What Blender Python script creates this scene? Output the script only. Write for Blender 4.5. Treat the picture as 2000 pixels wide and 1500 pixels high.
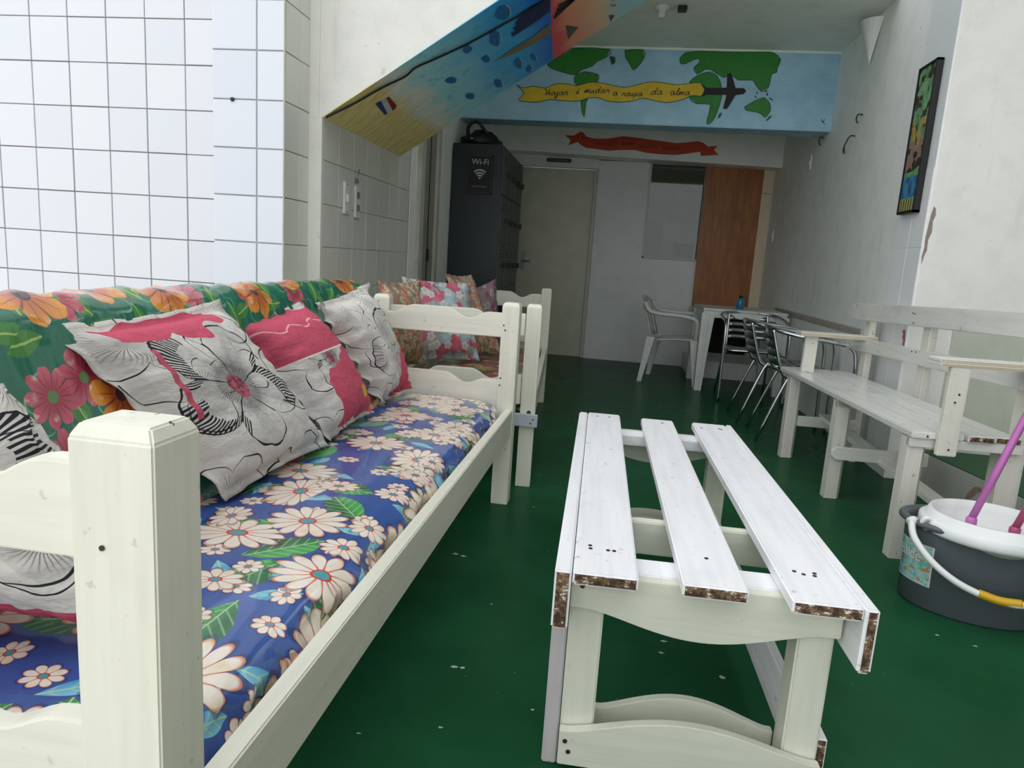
import bpy, bmesh, math, random
from mathutils import Vector, Matrix
random.seed(7)
PI = math.pi
SC = bpy.context.scene
COL = SC.collection
for o in list(bpy.data.objects):
    bpy.data.objects.remove(o)

# ------------------------------------------------------------------ camera
F, PITCH, ROLL, YAW, EYE = 1356.363, 0.1764188, -0.0657536, 0.1355372, 1.03
_fw = Vector((-math.sin(YAW) * math.cos(PITCH), math.cos(YAW) * math.cos(PITCH), -math.sin(PITCH)))
_r = Vector((math.cos(YAW), math.sin(YAW), 0))
_d = _fw.cross(_r)
_r2 = math.cos(ROLL) * _r + math.sin(ROLL) * _d
_d2 = -math.sin(ROLL) * _r + math.cos(ROLL) * _d
cam = bpy.data.cameras.new('camera')
cam.sensor_width = 36.0
cam.lens = F / 2000 * 36.0
cam.clip_start = 0.02
camo = bpy.data.objects.new('camera', cam)
COL.objects.link(camo)
mw = Matrix.Identity(4)
for i in range(3):
    mw[i][0], mw[i][1], mw[i][2] = _r2[i], -_d2[i], -_fw[i]
mw[2][3] = EYE
camo.matrix_world = mw
SC.camera = camo
def ray(u, v):
    return _r2 * ((u - 1000) / F) + _d2 * ((v - 750) / F) + _fw
def on_y(u, v, y):
    r = ray(u, v); t = y / r.y
    return Vector((r.x * t, y, EYE + r.z * t))
def on_x(u, v, x):
    r = ray(u, v); t = x / r.x
    return Vector((x, r.y * t, EYE + r.z * t))
def on_z(u, v, z=0.0):
    r = ray(u, v); t = (z - EYE) / r.z
    return Vector((r.x * t, r.y * t, z))

# ------------------------------------------------------------------ light
SC.view_settings.view_transform = 'Standard'
SC.view_settings.look = 'None'
SC.view_settings.gamma = 1.0
SC.view_settings.use_curve_mapping = False
SC.view_settings.exposure = 0.88
SC.cycles.max_bounces = 16
SC.cycles.diffuse_bounces = 10
w = bpy.data.worlds.new('overcast_sky')
SC.world = w
w.use_nodes = True
w.node_tree.nodes['Background'].inputs[0].default_value = (0.945, 0.972, 1.0, 1)
w.node_tree.nodes['Background'].inputs[1].default_value = 0.95

# ------------------------------------------------------------------ node helpers
def lin(c):
    return tuple(((x / 255) / 12.92 if x / 255 <= .04045 else ((x / 255 + .055) / 1.055) ** 2.4) for x in c) + (1,)
class Sck:
    def __init__(s, g, k): s.g = g; s.k = k
    def _o(s, op, b=None, c=None): return s.g.m(op, s, b, c)
    def __add__(s, b): return s._o('ADD', b)
    __radd__ = __add__
    def __sub__(s, b): return s._o('SUBTRACT', b)
    def __rsub__(s, b): return s.g.m('SUBTRACT', b, s)
    def __mul__(s, b): return s._o('MULTIPLY', b)
    __rmul__ = __mul__
    def __truediv__(s, b): return s._o('DIVIDE', b)
    def __lt__(s, b): return s._o('LESS_THAN', b)
    def __gt__(s, b): return s._o('GREATER_THAN', b)
    def __neg__(s): return s * -1
    def abs(s): return s._o('ABSOLUTE')
    def sin(s): return s._o('SINE')
    def cos(s): return s._o('COSINE')
    def pow(s, p): return s._o('POWER', p)
    def max(s, b): return s._o('MAXIMUM', b)
    def min(s, b): return s._o('MINIMUM', b)
    def clamp(s): return s.max(0.0).min(1.0)
    def step(s, a, b): return s.g.maprange(s, a, b)
class Graph:
    def __init__(s, name):
        s.mat = bpy.data.materials.new(name); s.mat.use_nodes = True
        s.nt = s.mat.node_tree; s.N = s.nt.nodes; s.L = s.nt.links
        s.bsdf = s.N['Principled BSDF']
    def put(s, sock, v):
        if isinstance(v, Sck): s.L.new(v.k, sock)
        elif isinstance(v, (tuple, list)) and len(v) == 3 and sock.type == 'RGBA': sock.default_value = lin(v)
        else: sock.default_value = v
    def m(s, op, a, b=None, c=None):
        n = s.N.new('ShaderNodeMath'); n.operation = op
        for i, v in enumerate((a, b, c)):
            if v is not None: s.put(n.inputs[i], v)
        return Sck(s, n.outputs[0])
    def maprange(s, x, a, b):
        n = s.N.new('ShaderNodeMapRange'); n.interpolation_type = 'SMOOTHSTEP'
        s.put(n.inputs[0], x); s.put(n.inputs[1], a); s.put(n.inputs[2], b)
        return Sck(s, n.outputs[0])
    def xyz(s, which='Object'):
        n = s.N.new('ShaderNodeTexCoord'); p = s.N.new('ShaderNodeSeparateXYZ')
        s.L.new(n.outputs[which], p.inputs[0])
        return [Sck(s, p.outputs[i]) for i in range(3)]
    def vec(s, x, y, z=0.0):
        n = s.N.new('ShaderNodeCombineXYZ')
        s.put(n.inputs[0], x); s.put(n.inputs[1], y); s.put(n.inputs[2], z)
        return Sck(s, n.outputs[0])
    def noise(s, v, scale, detail=3, rough=.55):
        n = s.N.new('ShaderNodeTexNoise'); s.put(n.inputs['Vector'], v)
        n.inputs['Scale'].default_value = scale; n.inputs['Detail'].default_value = detail
        n.inputs['Roughness'].default_value = rough
        return Sck(s, n.outputs[0])
    def mix(s, f, a, b):
        n = s.N.new('ShaderNodeMix'); n.data_type = 'RGBA'
        s.put(n.inputs[0], f); s.put(n.inputs[6], a); s.put(n.inputs[7], b)
        return Sck(s, n.outputs[2])
    def cell(s, x, y, scale, rnd=.8, ox=0.0, oy=0.0):
        n = s.N.new('ShaderNodeTexVoronoi'); n.voronoi_dimensions = '2D'
        X, Y = x + ox, y + oy
        s.put(n.inputs['Vector'], s.vec(X, Y)); n.inputs['Scale'].default_value = scale
        n.inputs['Randomness'].default_value = rnd
        p = s.N.new('ShaderNodeSeparateXYZ'); s.L.new(n.outputs['Position'], p.inputs[0])
        c = s.N.new('ShaderNodeSeparateColor'); s.L.new(n.outputs['Color'], c.inputs[0])
        return (X - Sck(s, p.outputs[0]), Y - Sck(s, p.outputs[1]),
                Sck(s, c.outputs[0]), Sck(s, c.outputs[1]), Sck(s, c.outputs[2]))
    def polar(s, dx, dy, rot=0.0):
        return (dx * dx + dy * dy).pow(.5), s.m('ARCTAN2', dy, dx) + rot
    def rnd(s):
        n = s.N.new('ShaderNodeObjectInfo'); return Sck(s, n.outputs['Random'])
    def bump(s, h, strength=.3, dist=.01):
        n = s.N.new('ShaderNodeBump'); n.inputs['Strength'].default_value = strength
        n.inputs['Distance'].default_value = dist
        s.put(n.inputs['Height'], h); s.L.new(n.outputs[0], s.bsdf.inputs['Normal'])
    def out(s, col, rough=.5, spec=.5, metal=0.0, coat=0.0, coatr=.08):
        b = s.bsdf.inputs
        s.put(b['Base Color'], col); s.put(b['Roughness'], rough); s.put(b['Specular IOR Level'], spec)
        s.put(b['Metallic'], metal); s.put(b['Coat Weight'], coat); s.put(b['Coat Roughness'], coatr)
        return s.mat
def plain(name, col, rough=.5, var=.06, scale=12, **k):
    g = Graph(name); x, y, z = g.xyz()
    n = g.noise(g.vec(x, y, z), scale, 4)
    dk = tuple(c * (1 - var * 2.2) for c in col)
    return g.out(g.mix(n, dk, tuple(min(255, c * (1 + var)) for c in col)), rough, **k)
def painted_wood(name, col, axis=1, dirt=.5, rough=.42, wear=(120, 90, 66), wearlim=.735):
    """white gloss paint on timber: faint grain along one axis, grey scuffs, small chips to bare wood"""
    g = Graph(name); c = g.xyz()
    st = [c[i] * (3.0 if i == axis else 45.0) for i in range(3)]
    grain = g.noise(g.vec(*st), 1.0, 4)
    big = g.noise(g.vec(*c), 5.0, 4)
    col2 = tuple(x * .955 for x in col)
    out = g.mix(grain.step(.3, .75), col, col2)
    out = g.mix(big.step(.55, .75) * dirt * .5, out, tuple(x * .80 for x in col))
    sp = g.noise(g.vec(*c), 38.0, 3, .6)
    out = g.mix(sp.step(.66, .71) * dirt, out, (150, 146, 138))
    st2 = [c[i] * (14.0 if i == axis else 60.0) for i in range(3)]
    ch = g.noise(g.vec(*st2), 1.0, 2)
    out = g.mix(ch.step(wearlim, wearlim + .02), out, wear)
    g.bump(grain, .12, .004)
    return g.out(out, rough)
def chipped_end(name):
    g = Graph(name); c = g.xyz()
    n = g.noise(g.vec(*c), 55.0, 5, .7); n2 = g.noise(g.vec(c[0], c[1], c[2] * 2.5), 90.0, 3)
    out = g.mix(n.step(.40, .6), (70, 48, 34), (142, 112, 84))
    out = g.mix((n2 * n).step(.315, .34), out, (225, 222, 212))
    g.bump(n, .9, .01)
    return g.out(out, .55)

# ------------------------------------------------------------------ mesh helpers
def link(o, parent=None):
    COL.objects.link(o)
    if parent is not None: o.parent = parent
    return o
def obj(name, bm, mat, parent=None, smooth=False):
    me = bpy.data.meshes.new(name)
    bmesh.ops.recalc_face_normals(bm, faces=bm.faces)
    bm.to_mesh(me); bm.free()
    for m in (mat if isinstance(mat, (list, tuple)) else [mat]): me.materials.append(m)
    if smooth:
        for p in me.polygons: p.use_smooth = True
    return link(bpy.data.objects.new(name, me), parent)
def raw(name, verts, faces, mat, parent=None, smooth=False, uv=None):
    me = bpy.data.meshes.new(name); me.from_pydata(verts, [], faces)
    for m in (mat if isinstance(mat, (list, tuple)) else [mat]): me.materials.append(m)
    if uv:
        l = me.uv_layers.new(name='UVMap')
        for p in me.polygons:
            for li in p.loop_indices: l.data[li].uv = uv[me.loops[li].vertex_index]
    if smooth:
        for p in me.polygons: p.use_smooth = True
    me.update()
    return link(bpy.data.objects.new(name, me), parent)
def tag(o, label=None, cat=None, group=None, kind=None):
    if label: o['label'] = label
    if cat: o['category'] = cat
    if group: o['group'] = group
    if kind: o['kind'] = kind
    return o
def thing(name, label, cat, loc=(0, 0, 0), rz=0.0, group=None):
    o = bpy.data.objects.new(name, None); o.empty_display_size = .1
    COL.objects.link(o); o.location = loc; o.rotation_euler = (0, 0, rz)
    return tag(o, label, cat, group)
def bm_box(a, b, bev=.003, seg=2):
    bm = bmesh.new()
    bmesh.ops.create_cube(bm, size=1.0)
    for v in bm.verts:
        v.co = Vector([a[i] + (b[i] - a[i]) * (v.co[i] + .5) for i in range(3)])
    if bev: bmesh.ops.bevel(bm, geom=bm.edges[:], offset=bev, segments=seg, affect='EDGES')
    return bm
def box(name, a, b, mat, parent=None, bev=.003):
    a2 = [min(a[i], b[i]) for i in range(3)]; b2 = [max(a[i], b[i]) for i in range(3)]
    return obj(name, bm_box(a2, b2, bev), mat, parent)
def plank(name, a, b, mat, end, axis, parent=None, bev=.003, ragged=0.0):
    """a board whose two end faces carry a second, chipped material"""
    bm = bm_box(a, b, bev)
    for f in bm.faces:
        c = f.calc_center_median()
        if abs(c[axis] - a[axis]) < 1e-4 or abs(c[axis] - b[axis]) < 1e-4: f.material_index = 1
    return obj(name, bm, [mat, end], parent)
def prism(name, pts, o, eu, ev, en, th, mat, parent=None, bev=.0):
    """2-d outline pts in the frame (o, eu, ev), given thickness th along en"""
    o, eu, ev, en = Vector(o), Vector(eu), Vector(ev), Vector(en)
    bm = bmesh.new()
    lo = [bm.verts.new(o + eu * p[0] + ev * p[1]) for p in pts]
    hi = [bm.verts.new(o + eu * p[0] + ev * p[1] + en * th) for p in pts]
    bm.faces.new(lo); bm.faces.new(hi[::-1]); n = len(pts)
    for i in range(n): bm.faces.new((lo[i], hi[i], hi[(i + 1) % n], lo[(i + 1) % n]))
    if bev:
        bmesh.ops.recalc_face_normals(bm, faces=bm.faces)
        es = [e for e in bm.edges if len(e.link_faces) == 2 and e.calc_face_angle(0) > .8]
        bmesh.ops.bevel(bm, geom=es, offset=bev, segments=2, affect='EDGES')
    return obj(name, bm, mat, parent)
def smooth_path(pts, n=6):
    P = [Vector(p) for p in pts]; out = []
    for i in range(len(P) - 1):
        p0 = P[max(i - 1, 0)]; p1 = P[i]; p2 = P[i + 1]; p3 = P[min(i + 2, len(P) - 1)]
        for k in range(n):
            t = k / n
            out.append(.5 * ((2 * p1) + (p2 - p0) * t + (2 * p0 - 5 * p1 + 4 * p2 - p3) * t * t + (3 * p1 - p0 - 3 * p2 + p3) * t ** 3))
    out.append(P[-1])
    return out
def tube(name, pts, r, mat, parent=None, sides=8, sm=6, closed=False, rr=None):
    P = smooth_path(pts, sm) if sm else [Vector(p) for p in pts]
    verts, faces = [], []
    t0 = (P[1] - P[0]).normalized()
    nrm = t0.orthogonal().normalized(); n = len(P)
    for i, p in enumerate(P):
        t = (P[min(i + 1, n - 1)] - P[max(i - 1, 0)]).normalized()
        nrm = (nrm - t * nrm.dot(t)).normalized(); b = t.cross(nrm)
        rad = r if rr is None else rr(i / (n - 1))
        for k in range(sides):
            a = 2 * PI * k / sides
            verts.append(p + nrm * (rad * math.cos(a)) + b * (rad * math.sin(a)))
    for i in range(n - 1):
        for k in range(sides):
            faces.append((i * sides + k, i * sides + (k + 1) % sides, (i + 1) * sides + (k + 1) % sides, (i + 1) * sides + k))
    faces.append(tuple(range(sides))[::-1]); faces.append(tuple((n - 1) * sides + k for k in range(sides)))
    return raw(name, verts, faces, mat, parent, True)
def lathe(name, prof, mat, parent=None, o=(0, 0, 0), seg=24, sx=1.0, sy=1.0, smooth=True):
    verts, faces = [], []
    for r, z in prof:
        for k in range(seg):
            a = 2 * PI * k / seg
            verts.append((o[0] + r * sx * math.cos(a), o[1] + r * sy * math.sin(a), o[2] + z))
    for i in range(len(prof) - 1):
        for k in range(seg):
            faces.append((i * seg + k, i * seg + (k + 1) % seg, (i + 1) * seg + (k + 1) % seg, (i + 1) * seg + k))
    faces.append(tuple(range(seg))[::-1]); faces.append(tuple((len(prof) - 1) * seg + k for k in range(seg)))
    return raw(name, verts, faces, mat, parent, smooth)
def decal(name, pts3, mat, parent):
    """a flat patch of paint or print lying on a surface"""
    me = bpy.data.meshes.new(name); me.from_pydata([tuple(p) for p in pts3], [], [tuple(range(len(pts3)))])
    me.materials.append(mat); me.update()
    return link(bpy.data.objects.new(name, me), parent)
def ribbons(name, lines, wd, f, mat, parent, sm=5, closed=False):
    """painted strokes: each polyline (a,b) gets width wd and is laid on a surface by f(a,b)"""
    V, Fc = [], []
    for ln in lines:
        L = list(ln) + ([ln[0]] if closed else [])
        P = smooth_path([(a, b, 0) for a, b in L], sm) if sm else [Vector((a, b, 0)) for a, b in L]
        s = len(V)
        for i, p in enumerate(P):
            t = (P[min(i + 1, len(P) - 1)] - P[max(i - 1, 0)])
            if t.length < 1e-9: t = Vector((1, 0, 0))
            t.normalize(); q = Vector((-t.y, t.x, 0)) * wd * .5
            V.append(tuple(f(p.x + q.x, p.y + q.y))); V.append(tuple(f(p.x - q.x, p.y - q.y)))
        for i in range(len(P) - 1): Fc.append((s + 2 * i, s + 2 * i + 1, s + 2 * i + 3, s + 2 * i + 2))
    return raw(name, V, Fc, mat, parent)
def text_mesh(name, body, size, o, eu, ev, mat, parent, shear=0.0, align='CENTER', xs=1.0):
    cu = bpy.data.curves.new('lettering', 'FONT'); cu.body = body; cu.size = size; cu.align_x = align; cu.shear = shear
    t = bpy.data.objects.new('lettering', cu); COL.objects.link(t)
    dg = bpy.context.evaluated_depsgraph_get(); me = bpy.data.meshes.new_from_object(t.evaluated_get(dg))
    bpy.data.objects.remove(t)
    o, eu, ev = Vector(o), Vector(eu), Vector(ev)
    for v in me.vertices: v.co = o + eu * v.co.x * xs + ev * v.co.y
    me.name = name
    me.materials.clear(); me.materials.append(mat)
    return link(bpy.data.objects.new(name, me), parent)
def dup(root, loc, rz=None, label=None):
    r = root.copy(); COL.objects.link(r); r.location = loc
    if rz is not None: r.rotation_euler = (0, 0, rz)
    if label: r['label'] = label
    for ch in list(root.children):
        c = ch.copy(); COL.objects.link(c); c.parent = r
        for g in ch.children:
            d = g.copy(); COL.objects.link(d); d.parent = c
    return r

# ------------------------------------------------------------------ materials
def plaster(name, col, scuff=.35, sc=7):
    g = Graph(name); c = g.xyz(); v = g.vec(*c)
    n = g.noise(v, sc, 5); f = g.noise(v, 60, 4)
    out = g.mix(n.step(.4, .75), col, tuple(x * .965 for x in col))
    st = g.noise(g.vec(c[0] * 14, c[1] * 14, c[2] * 1.5), 1.0, 3)
    out = g.mix(st.step(.6, .8) * scuff, out, tuple(x * .80 for x in col))
    sp = g.noise(v, 24, 2)
    out = g.mix(sp.step(.735, .75) * scuff, out, (140, 136, 128))
    g.bump(f + n * 2, .25, .006)
    return g.out(out, .6)
M_WALL = plaster('white_wall_paint', (244, 245, 241), .5)
M_WALLF = plaster('front_plaster', (229, 229, 222), .25)
M_CEIL = plaster('ceiling_paint', (238, 243, 234), .1)
M_KERB = plaster('kerb_paint', (205, 203, 197), .9)
M_DADO = plaster('pale_green_dado', (203, 208, 192), .3)
def floor_mat():
    g = Graph('green_floor_paint'); c = g.xyz(); v = g.vec(*c)
    n = g.noise(v, 2.2, 5); f = g.noise(v, 30, 4)
    out = g.mix(n.step(.3, .7), (27, 72, 45), (34, 84, 55))
    out = g.mix(f.step(.55, .8) * .35, out, (36, 70, 52))
    sp = g.noise(g.vec(c[0] * 1.0, c[1] * .6, 0.0), 70, 2)
    out = g.mix(sp.step(.765, .78), out, (120, 140, 126))
    dk = g.noise(v, 6, 4)
    out = g.mix(dk.step(.66, .74) * .2, out, (40, 58, 46))
    g.bump(f, .05, .003)
    return g.out(out, n * .12 + .20, .025)
M_FLOOR = floor_mat()
def tile_mat(name, a, b, rough):
    g = Graph(name); r = g.rnd(); c = g.xyz(); n = g.noise(g.vec(*c), 9, 3)
    g.bump(n, .06, .004)
    return g.out(g.mix(r, a, b), rough, .5)
M_TILE = tile_mat('glazed_white_tile', (216, 219, 226), (222, 224, 229), .1)
M_TILE2 = tile_mat('old_glazed_tile', (216, 220, 230), (221, 225, 233), .16)
M_TILEP = tile_mat('overpainted_tile', (218, 219, 211), (224, 225, 217), .3)
M_GROUT = plain('dirty_grout', (150, 140, 138), .9)
M_GROUTL = plain('pale_grout', (186, 186, 184), .9)
M_GROUTP = plain('overpainted_grout', (192, 193, 186), .8)
M_SOFAW = painted_wood('cream_painted_wood_upright', (230, 229, 213), 2, .35)
M_SOFAX = painted_wood('cream_painted_wood_cross', (230, 229, 215), 0, .3, wearlim=.78)
M_SOFAY = painted_wood('cream_painted_wood_rail', (222, 221, 205), 1, .3, wearlim=.78)
M_TABTOP = painted_wood('white_painted_plank', (242, 242, 244), 1, .5, wear=(178, 170, 170), wearlim=.76)
M_TABLEG = painted_wood('cream_painted_leg', (224, 225, 209), 2, .2, wearlim=.8)
M_TABX = painted_wood('cream_painted_apron', (222, 223, 207), 0, .15, wearlim=.8)
M_BENCHY = painted_wood('grey_white_painted_board', (228, 228, 222), 1, .6, .2, wearlim=.76)
M_BENCHX = painted_wood('grey_white_painted_arm', (228, 228, 222), 0, .5, .35, wearlim=.76)
M_BENCHZ = painted_wood('grey_white_painted_post', (228, 226, 214), 2, .6, .4, wearlim=.75)
M_END = chipped_end('chipped_end_grain')
M_PLY = plain('raw_plywood_edge', (205, 190, 160), .7)
M_SCREW = plain('dark_screw', (45, 38, 34), .5)
M_BLACK = plain('black_plastic', (14, 14, 15), .45)
M_BLACKP = plain('black_paint', (10, 10, 12), .6)
M_WHITEP = plain('white_plastic', (232, 234, 232), .3, .03)
M_PLASW = plain('weathered_white_plastic', (214, 216, 212), .4, .05)
M_ALU = plain('polished_aluminium', (205, 207, 210), .18, .02, metal=1.0)
M_ALUD = plain('brushed_aluminium', (170, 172, 176), .3, .04, metal=1.0)

# ------------------------------------------------------------------ the setting
def struct(o): o['kind'] = 'structure'; return o
FLOOR = struct(box('floor', (-2.0, .15, -.1), (3.4, 10.2, 0), M_FLOOR, None, 0))
M_PAVE = plain('added_bounce_paving', (214, 210, 200), .8, .05, 2)
pv = struct(box('floor_unseen_yard', (-9, -9, -.1), (9, .15, -.002), M_PAVE, None, 0))  # unseen paving added, pale so that it bounces daylight indoors
box('unseen_yard_paving', (-9, .15, -.1), (-2.0, 3.2, -.002), M_PAVE, pv, 0)
XN, YS, XR, YB = -1.394, 3.19, 1.545, 7.77          # niche wall, stair front, far right wall, back wall
def tiled(name, o, eu, ev, en, cols, rows, backing, tmat, sz=.2, gap=.0048, th=.007):
    """wall backing plus single tiles; cols / rows are lists of (start, width)"""
    wall = backing
    meshes = {}
    o, eu, ev, en = Vector(o), Vector(eu), Vector(ev), Vector(en)
    for (c, cw) in cols:
        for (r, rh) in rows:
            key = (round(cw, 3), round(rh, 3))
            if key not in meshes:
                bm = bmesh.new()
                bmesh.ops.create_cube(bm, size=1.0)
                for v in bm.verts:
                    p = v.co + Vector((.5, .5, .5))
                    v.co = eu * (gap / 2 + p.x * (cw - gap)) + ev * (gap / 2 + p.y * (rh - gap)) + en * (p.z * th)
                bmesh.ops.recalc_face_normals(bm, faces=bm.faces)
                es = [e for e in bm.edges if all((v.co.dot(en) > th * .9) for v in e.verts)]
                bmesh.ops.bevel(bm, geom=es, offset=.0018, segments=1, affect='EDGES')
                me = bpy.data.meshes.new('tile'); bm.to_mesh(me); bm.free(); me.materials.append(tmat)
                meshes[key] = me
            t = link(bpy.data.objects.new('tile', meshes[key]), wall)
            j = Vector((random.uniform(-1, 1), random.uniform(-1, 1), 0)) * .0006
            t.location = o + eu * (c + j.x) + ev * (r + j.y) + en * random.uniform(0, .0008)
    return wall
# far-left tiled wall, set back behind the pier
wl = struct(box('wall_left', (-4.2, 3.178, 0), (-1.60, 3.40, 4.0), M_GROUT, None, 0))
tiled('wall_left', (-3.2585, 3.178, .0235), (1, 0, 0), (0, 0, 1), (0, -1, 0), [(i * .1995, .1995) for i in range(8)], [(i * .1998, .1998) for i in range(15)], wl, M_TILE)
# pier with older, larger looking tiles, its side and the corner strip behind it
wp = struct(box('wall_pier', (-1.788, 2.948, 0), (-1.462, 3.40, 4.0), M_GROUTL, None, 0))
tiled('wall_pier', (-1.7885, 2.948, .0323), (1, 0, 0), (0, 0, 1), (0, -1, 0), [(.0, .206), (.206, .1265)], [(i * .2, .2) for i in range(15)], wp, M_TILE2, gap=.006)
tiled('wall_pier', (-1.462, 2.945, .0323), (0, 1, 0), (0, 0, 1), (1, 0, 0), [(.0, .13), (.13, .112)], [(i * .2, .2) for i in range(15)], wp, M_TILEP, gap=.004)
tag(box('corner_bead', (-1.462, 2.938, 0), (-1.4535, 2.946, 3.9), M_GROUTP, wp, .002))
# tiled side wall under the stairs
wn = struct(box('wall_niche', (-1.62, YS + .004, 0), (XN - .007, YB, 2.75), M_GROUTP, None, 0))
tiled('wall_niche', (XN - .007, YS, .0323), (0, 1, 0), (0, 0, 1), (1, 0, 0), [(.005, .2)] + [(.205 + i * .1975, .1975) for i in range(6)], [(i * .2, .2) for i in range(9)], wn, M_TILEP, gap=.003, th=.006)
box('plaster_face', (XN - .008, 4.62, 0), (XN, YB, 2.74), M_WALL, wn, 0)
box('plaster_face', (-1.462, YS - .006, 0), (XN, YS + .02, 1.615), M_WALLF, wn, .002)
box('plaster_face', (-1.462, YS - .006, 1.615), (-1.41, YS + .02, 4.0), M_WALLF, wn, 0)
# stairs: plastered side above, painted soffit below
SL = .645
def soff(x): return 1.617 + SL * (x - XN)
st = struct(prism('wall_stair', [(-1.46, soff(-1.46) + .004), (2.2, soff(2.2) + .004), (2.2, 5.0), (-1.62, 5.0), (-1.62, 1.56)], (0, YS, 0), (1, 0, 0), (0, 0, 1), (0, 1, 0), 1.165, M_WALLF, None))
def soffit_mat():
    g = Graph('beach_mural_paint'); x, y, z = g.xyz()
    v = g.vec(x, y, 0.0)
    n = g.noise(v, 5, 5, .6); n2 = g.noise(g.vec(x * 1.0, y * 2.2, 0.0), 14, 4, .65); br = g.noise(g.vec(x * 6 - y * 3, y * 22 + x * 8, 0.0), 1.6, 4)
    xs = x + (n - .5) * .22 + (y - 3.19) * -.0
    sand = g.mix(br.step(.35, .7), (250, 236, 164), (226, 202, 122))
    sand = g.mix(n2.step(.55, .75) * .5, sand, (246, 236, 184))
    sea = g.mix(xs.step(-1.05, -.6), (176, 240, 246), (50, 180, 244))
    sea = g.mix(xs.step(-.62, -.45), sea, (22, 116, 226))
    wv = g.noise(g.vec(x * 1.2, y * .8, 0.0), 13, 2)
    sea = g.mix(wv.step(.55, .75) * .5, sea, (40, 150, 216))
    sea = g.mix(br.step(.6, .75) * .35, sea, (160, 226, 238))
    foam = g.mix(n2.step(.35, .6), (214, 238, 234), (250, 248, 236))
    out = g.mix(xs.step(-1.20, -1.10), sand, foam)
    out = g.mix(xs.step(-1.10, -.98), out, sea)
    sky = g.mix((x + (n - .5) * .12).step(-.44, -.34), (240, 84, 92), (250, 166, 128))
    sky = g.mix((x + (n - .5) * .12).step(-.34, -.2), sky, (246, 206, 164))
    sky = g.mix((x + (n - .5) * .1).step(-.22, -.08), sky, (170, 222, 230))
    out = g.mix((x + .417 + (y - 3.515) * .071) > 0.0, out, sky)
    g.bump(g.noise(v, 40, 3), .2, .005)
    return g.out(out, .42)
# soffit panel: own frame so its mural uses room x / y
sf = struct(prism('ceiling_soffit', [(XN, soff(XN)), (2.1, soff(2.1)), (2.1, soff(2.1) + .0038), (XN, soff(XN) + .0038)], (0, YS + .0004, 0), (1, 0, 0), (0, 0, 1), (0, 1, 0), 1.165, soffit_mat(), None))
def on_soff(x, y, e=.003): return Vector((x, y, soff(x) - e))
def pix_soff(u, v, e=.003):
    r = ray(u, v); o = Vector((0, 0, EYE)); n = Vector((-SL, 0, 1)); d = 1.617 - SL * XN - e
    t = (d - n.dot(o)) / n.dot(r); return o + r * t
MP = {k: plain('mural_' + k, c, .5, .08, 20) for k, c in dict(red=(150, 40, 40), white=(214, 212, 214), blue=(40, 70, 120), grey=(88, 82, 80), dark=(28, 22, 30), trunk=(138, 126, 104), navy=(8, 36, 92), yellow=(224, 188, 18), green=(32, 130, 30), greend=(16, 78, 44), orange=(206, 66, 20), ink=(34, 30, 18), inkr=(110, 26, 10), pebble=(24, 112, 182), glint=(150, 214, 236), sky=(112, 156, 186), skyd=(88, 118, 138)).items()}
for k, q in (('blue', [(733, 203), (744, 197), (757, 222), (752, 225)]), ('white', [(744, 197), (754, 192), (767, 216), (757, 222)]), ('red', [(754, 192), (760, 189), (775, 206), (772, 213), (767, 216)])):
    decal('painted_flag_stripe', [pix_soff(*p) for p in q], MP[k], sf)
decal('painted_palm_trunk', [pix_soff(*p, .004) for p in [(968, 119), (1000, 96), (1040, 72), (1074, 46), (1076, 66), (1040, 88), (1000, 107)]], MP['trunk'], sf)
decal('painted_boat', [pix_soff(*p) for p in [(1105, 50), (1130, 53), (1110, 77)]], MP['grey'], sf)
decal('painted_boat', [pix_soff(*p) for p in [(1189, 30), (1201, 30), (1193, 42)]], MP['grey'], sf)
ribbons('painted_palm_frond', [[(1074, 0 + 6 * k), (1040, 16 + 9 * k), (1012 - 4 * k, 36 + 11 * k)] for k in range(4)], 7, lambda a, b: pix_soff(a, b, .005), MP['navy'], sf)
ribbons('painted_palm_frond', [[(1082 + 3 * k, 36 - 8 * k), (1100 + 5 * k, 18 - 6 * k), (1116 + 4 * k, 4 - 6 * k), (1128 + 3 * k, -8)] for k in range(4)], 5, lambda a, b: pix_soff(a, b, .005), MP['dark'], sf)
ribbons('painted_mark', [[(1192, 8), (1198, 12), (1203, 9)], [(1196, 2), (1199, -3)]], 1.6, lambda a, b: pix_soff(a, b), MP['grey'], sf)
for bx_, by_, ba_, bb_ in ((966, 74, 13, 16), (983, 25, 14, 16), (914, 96, 9, 8), (950, 115, 8, 7), (1013, 124, 7, 10), (1034, 134, 6, 7), (1042, 112, 6, 6), (973, 163, 9, 9), (882, 157, 10, 7), (919, 188, 8, 7)):
    decal('painted_pebble', [pix_soff(bx_ + ba_ * math.cos(a) * (1 + .3 * math.sin(2 * a + bx_)), by_ + bb_ * math.sin(a) * (1 + .15 * math.cos(2 * a + by_)), .004) for a in [2 * PI * k / 16 for k in range(16)]], MP['pebble'], sf)
    ribbons('painted_highlight', [[(bx_ + ba_ * 1.05 * math.cos(a), by_ + bb_ * 1.05 * math.sin(a)) for a in (-1.3, -.7, -.1, .5)]], 2.2, lambda a, b: pix_soff(a, b, .005), MP['glint'], sf)
cable = tube('power_cable', [pix_soff(*p, .012) for p in [(637, 229), (690, 203), (745, 172), (790, 150), (812, 132), (850, 115), (920, 82), (1000, 38), (1068, 0), (1140, -44)]], .005, M_BLACKP)
tag(cable, 'thin black cable running along the underside of the painted stairs', 'cable')
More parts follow.
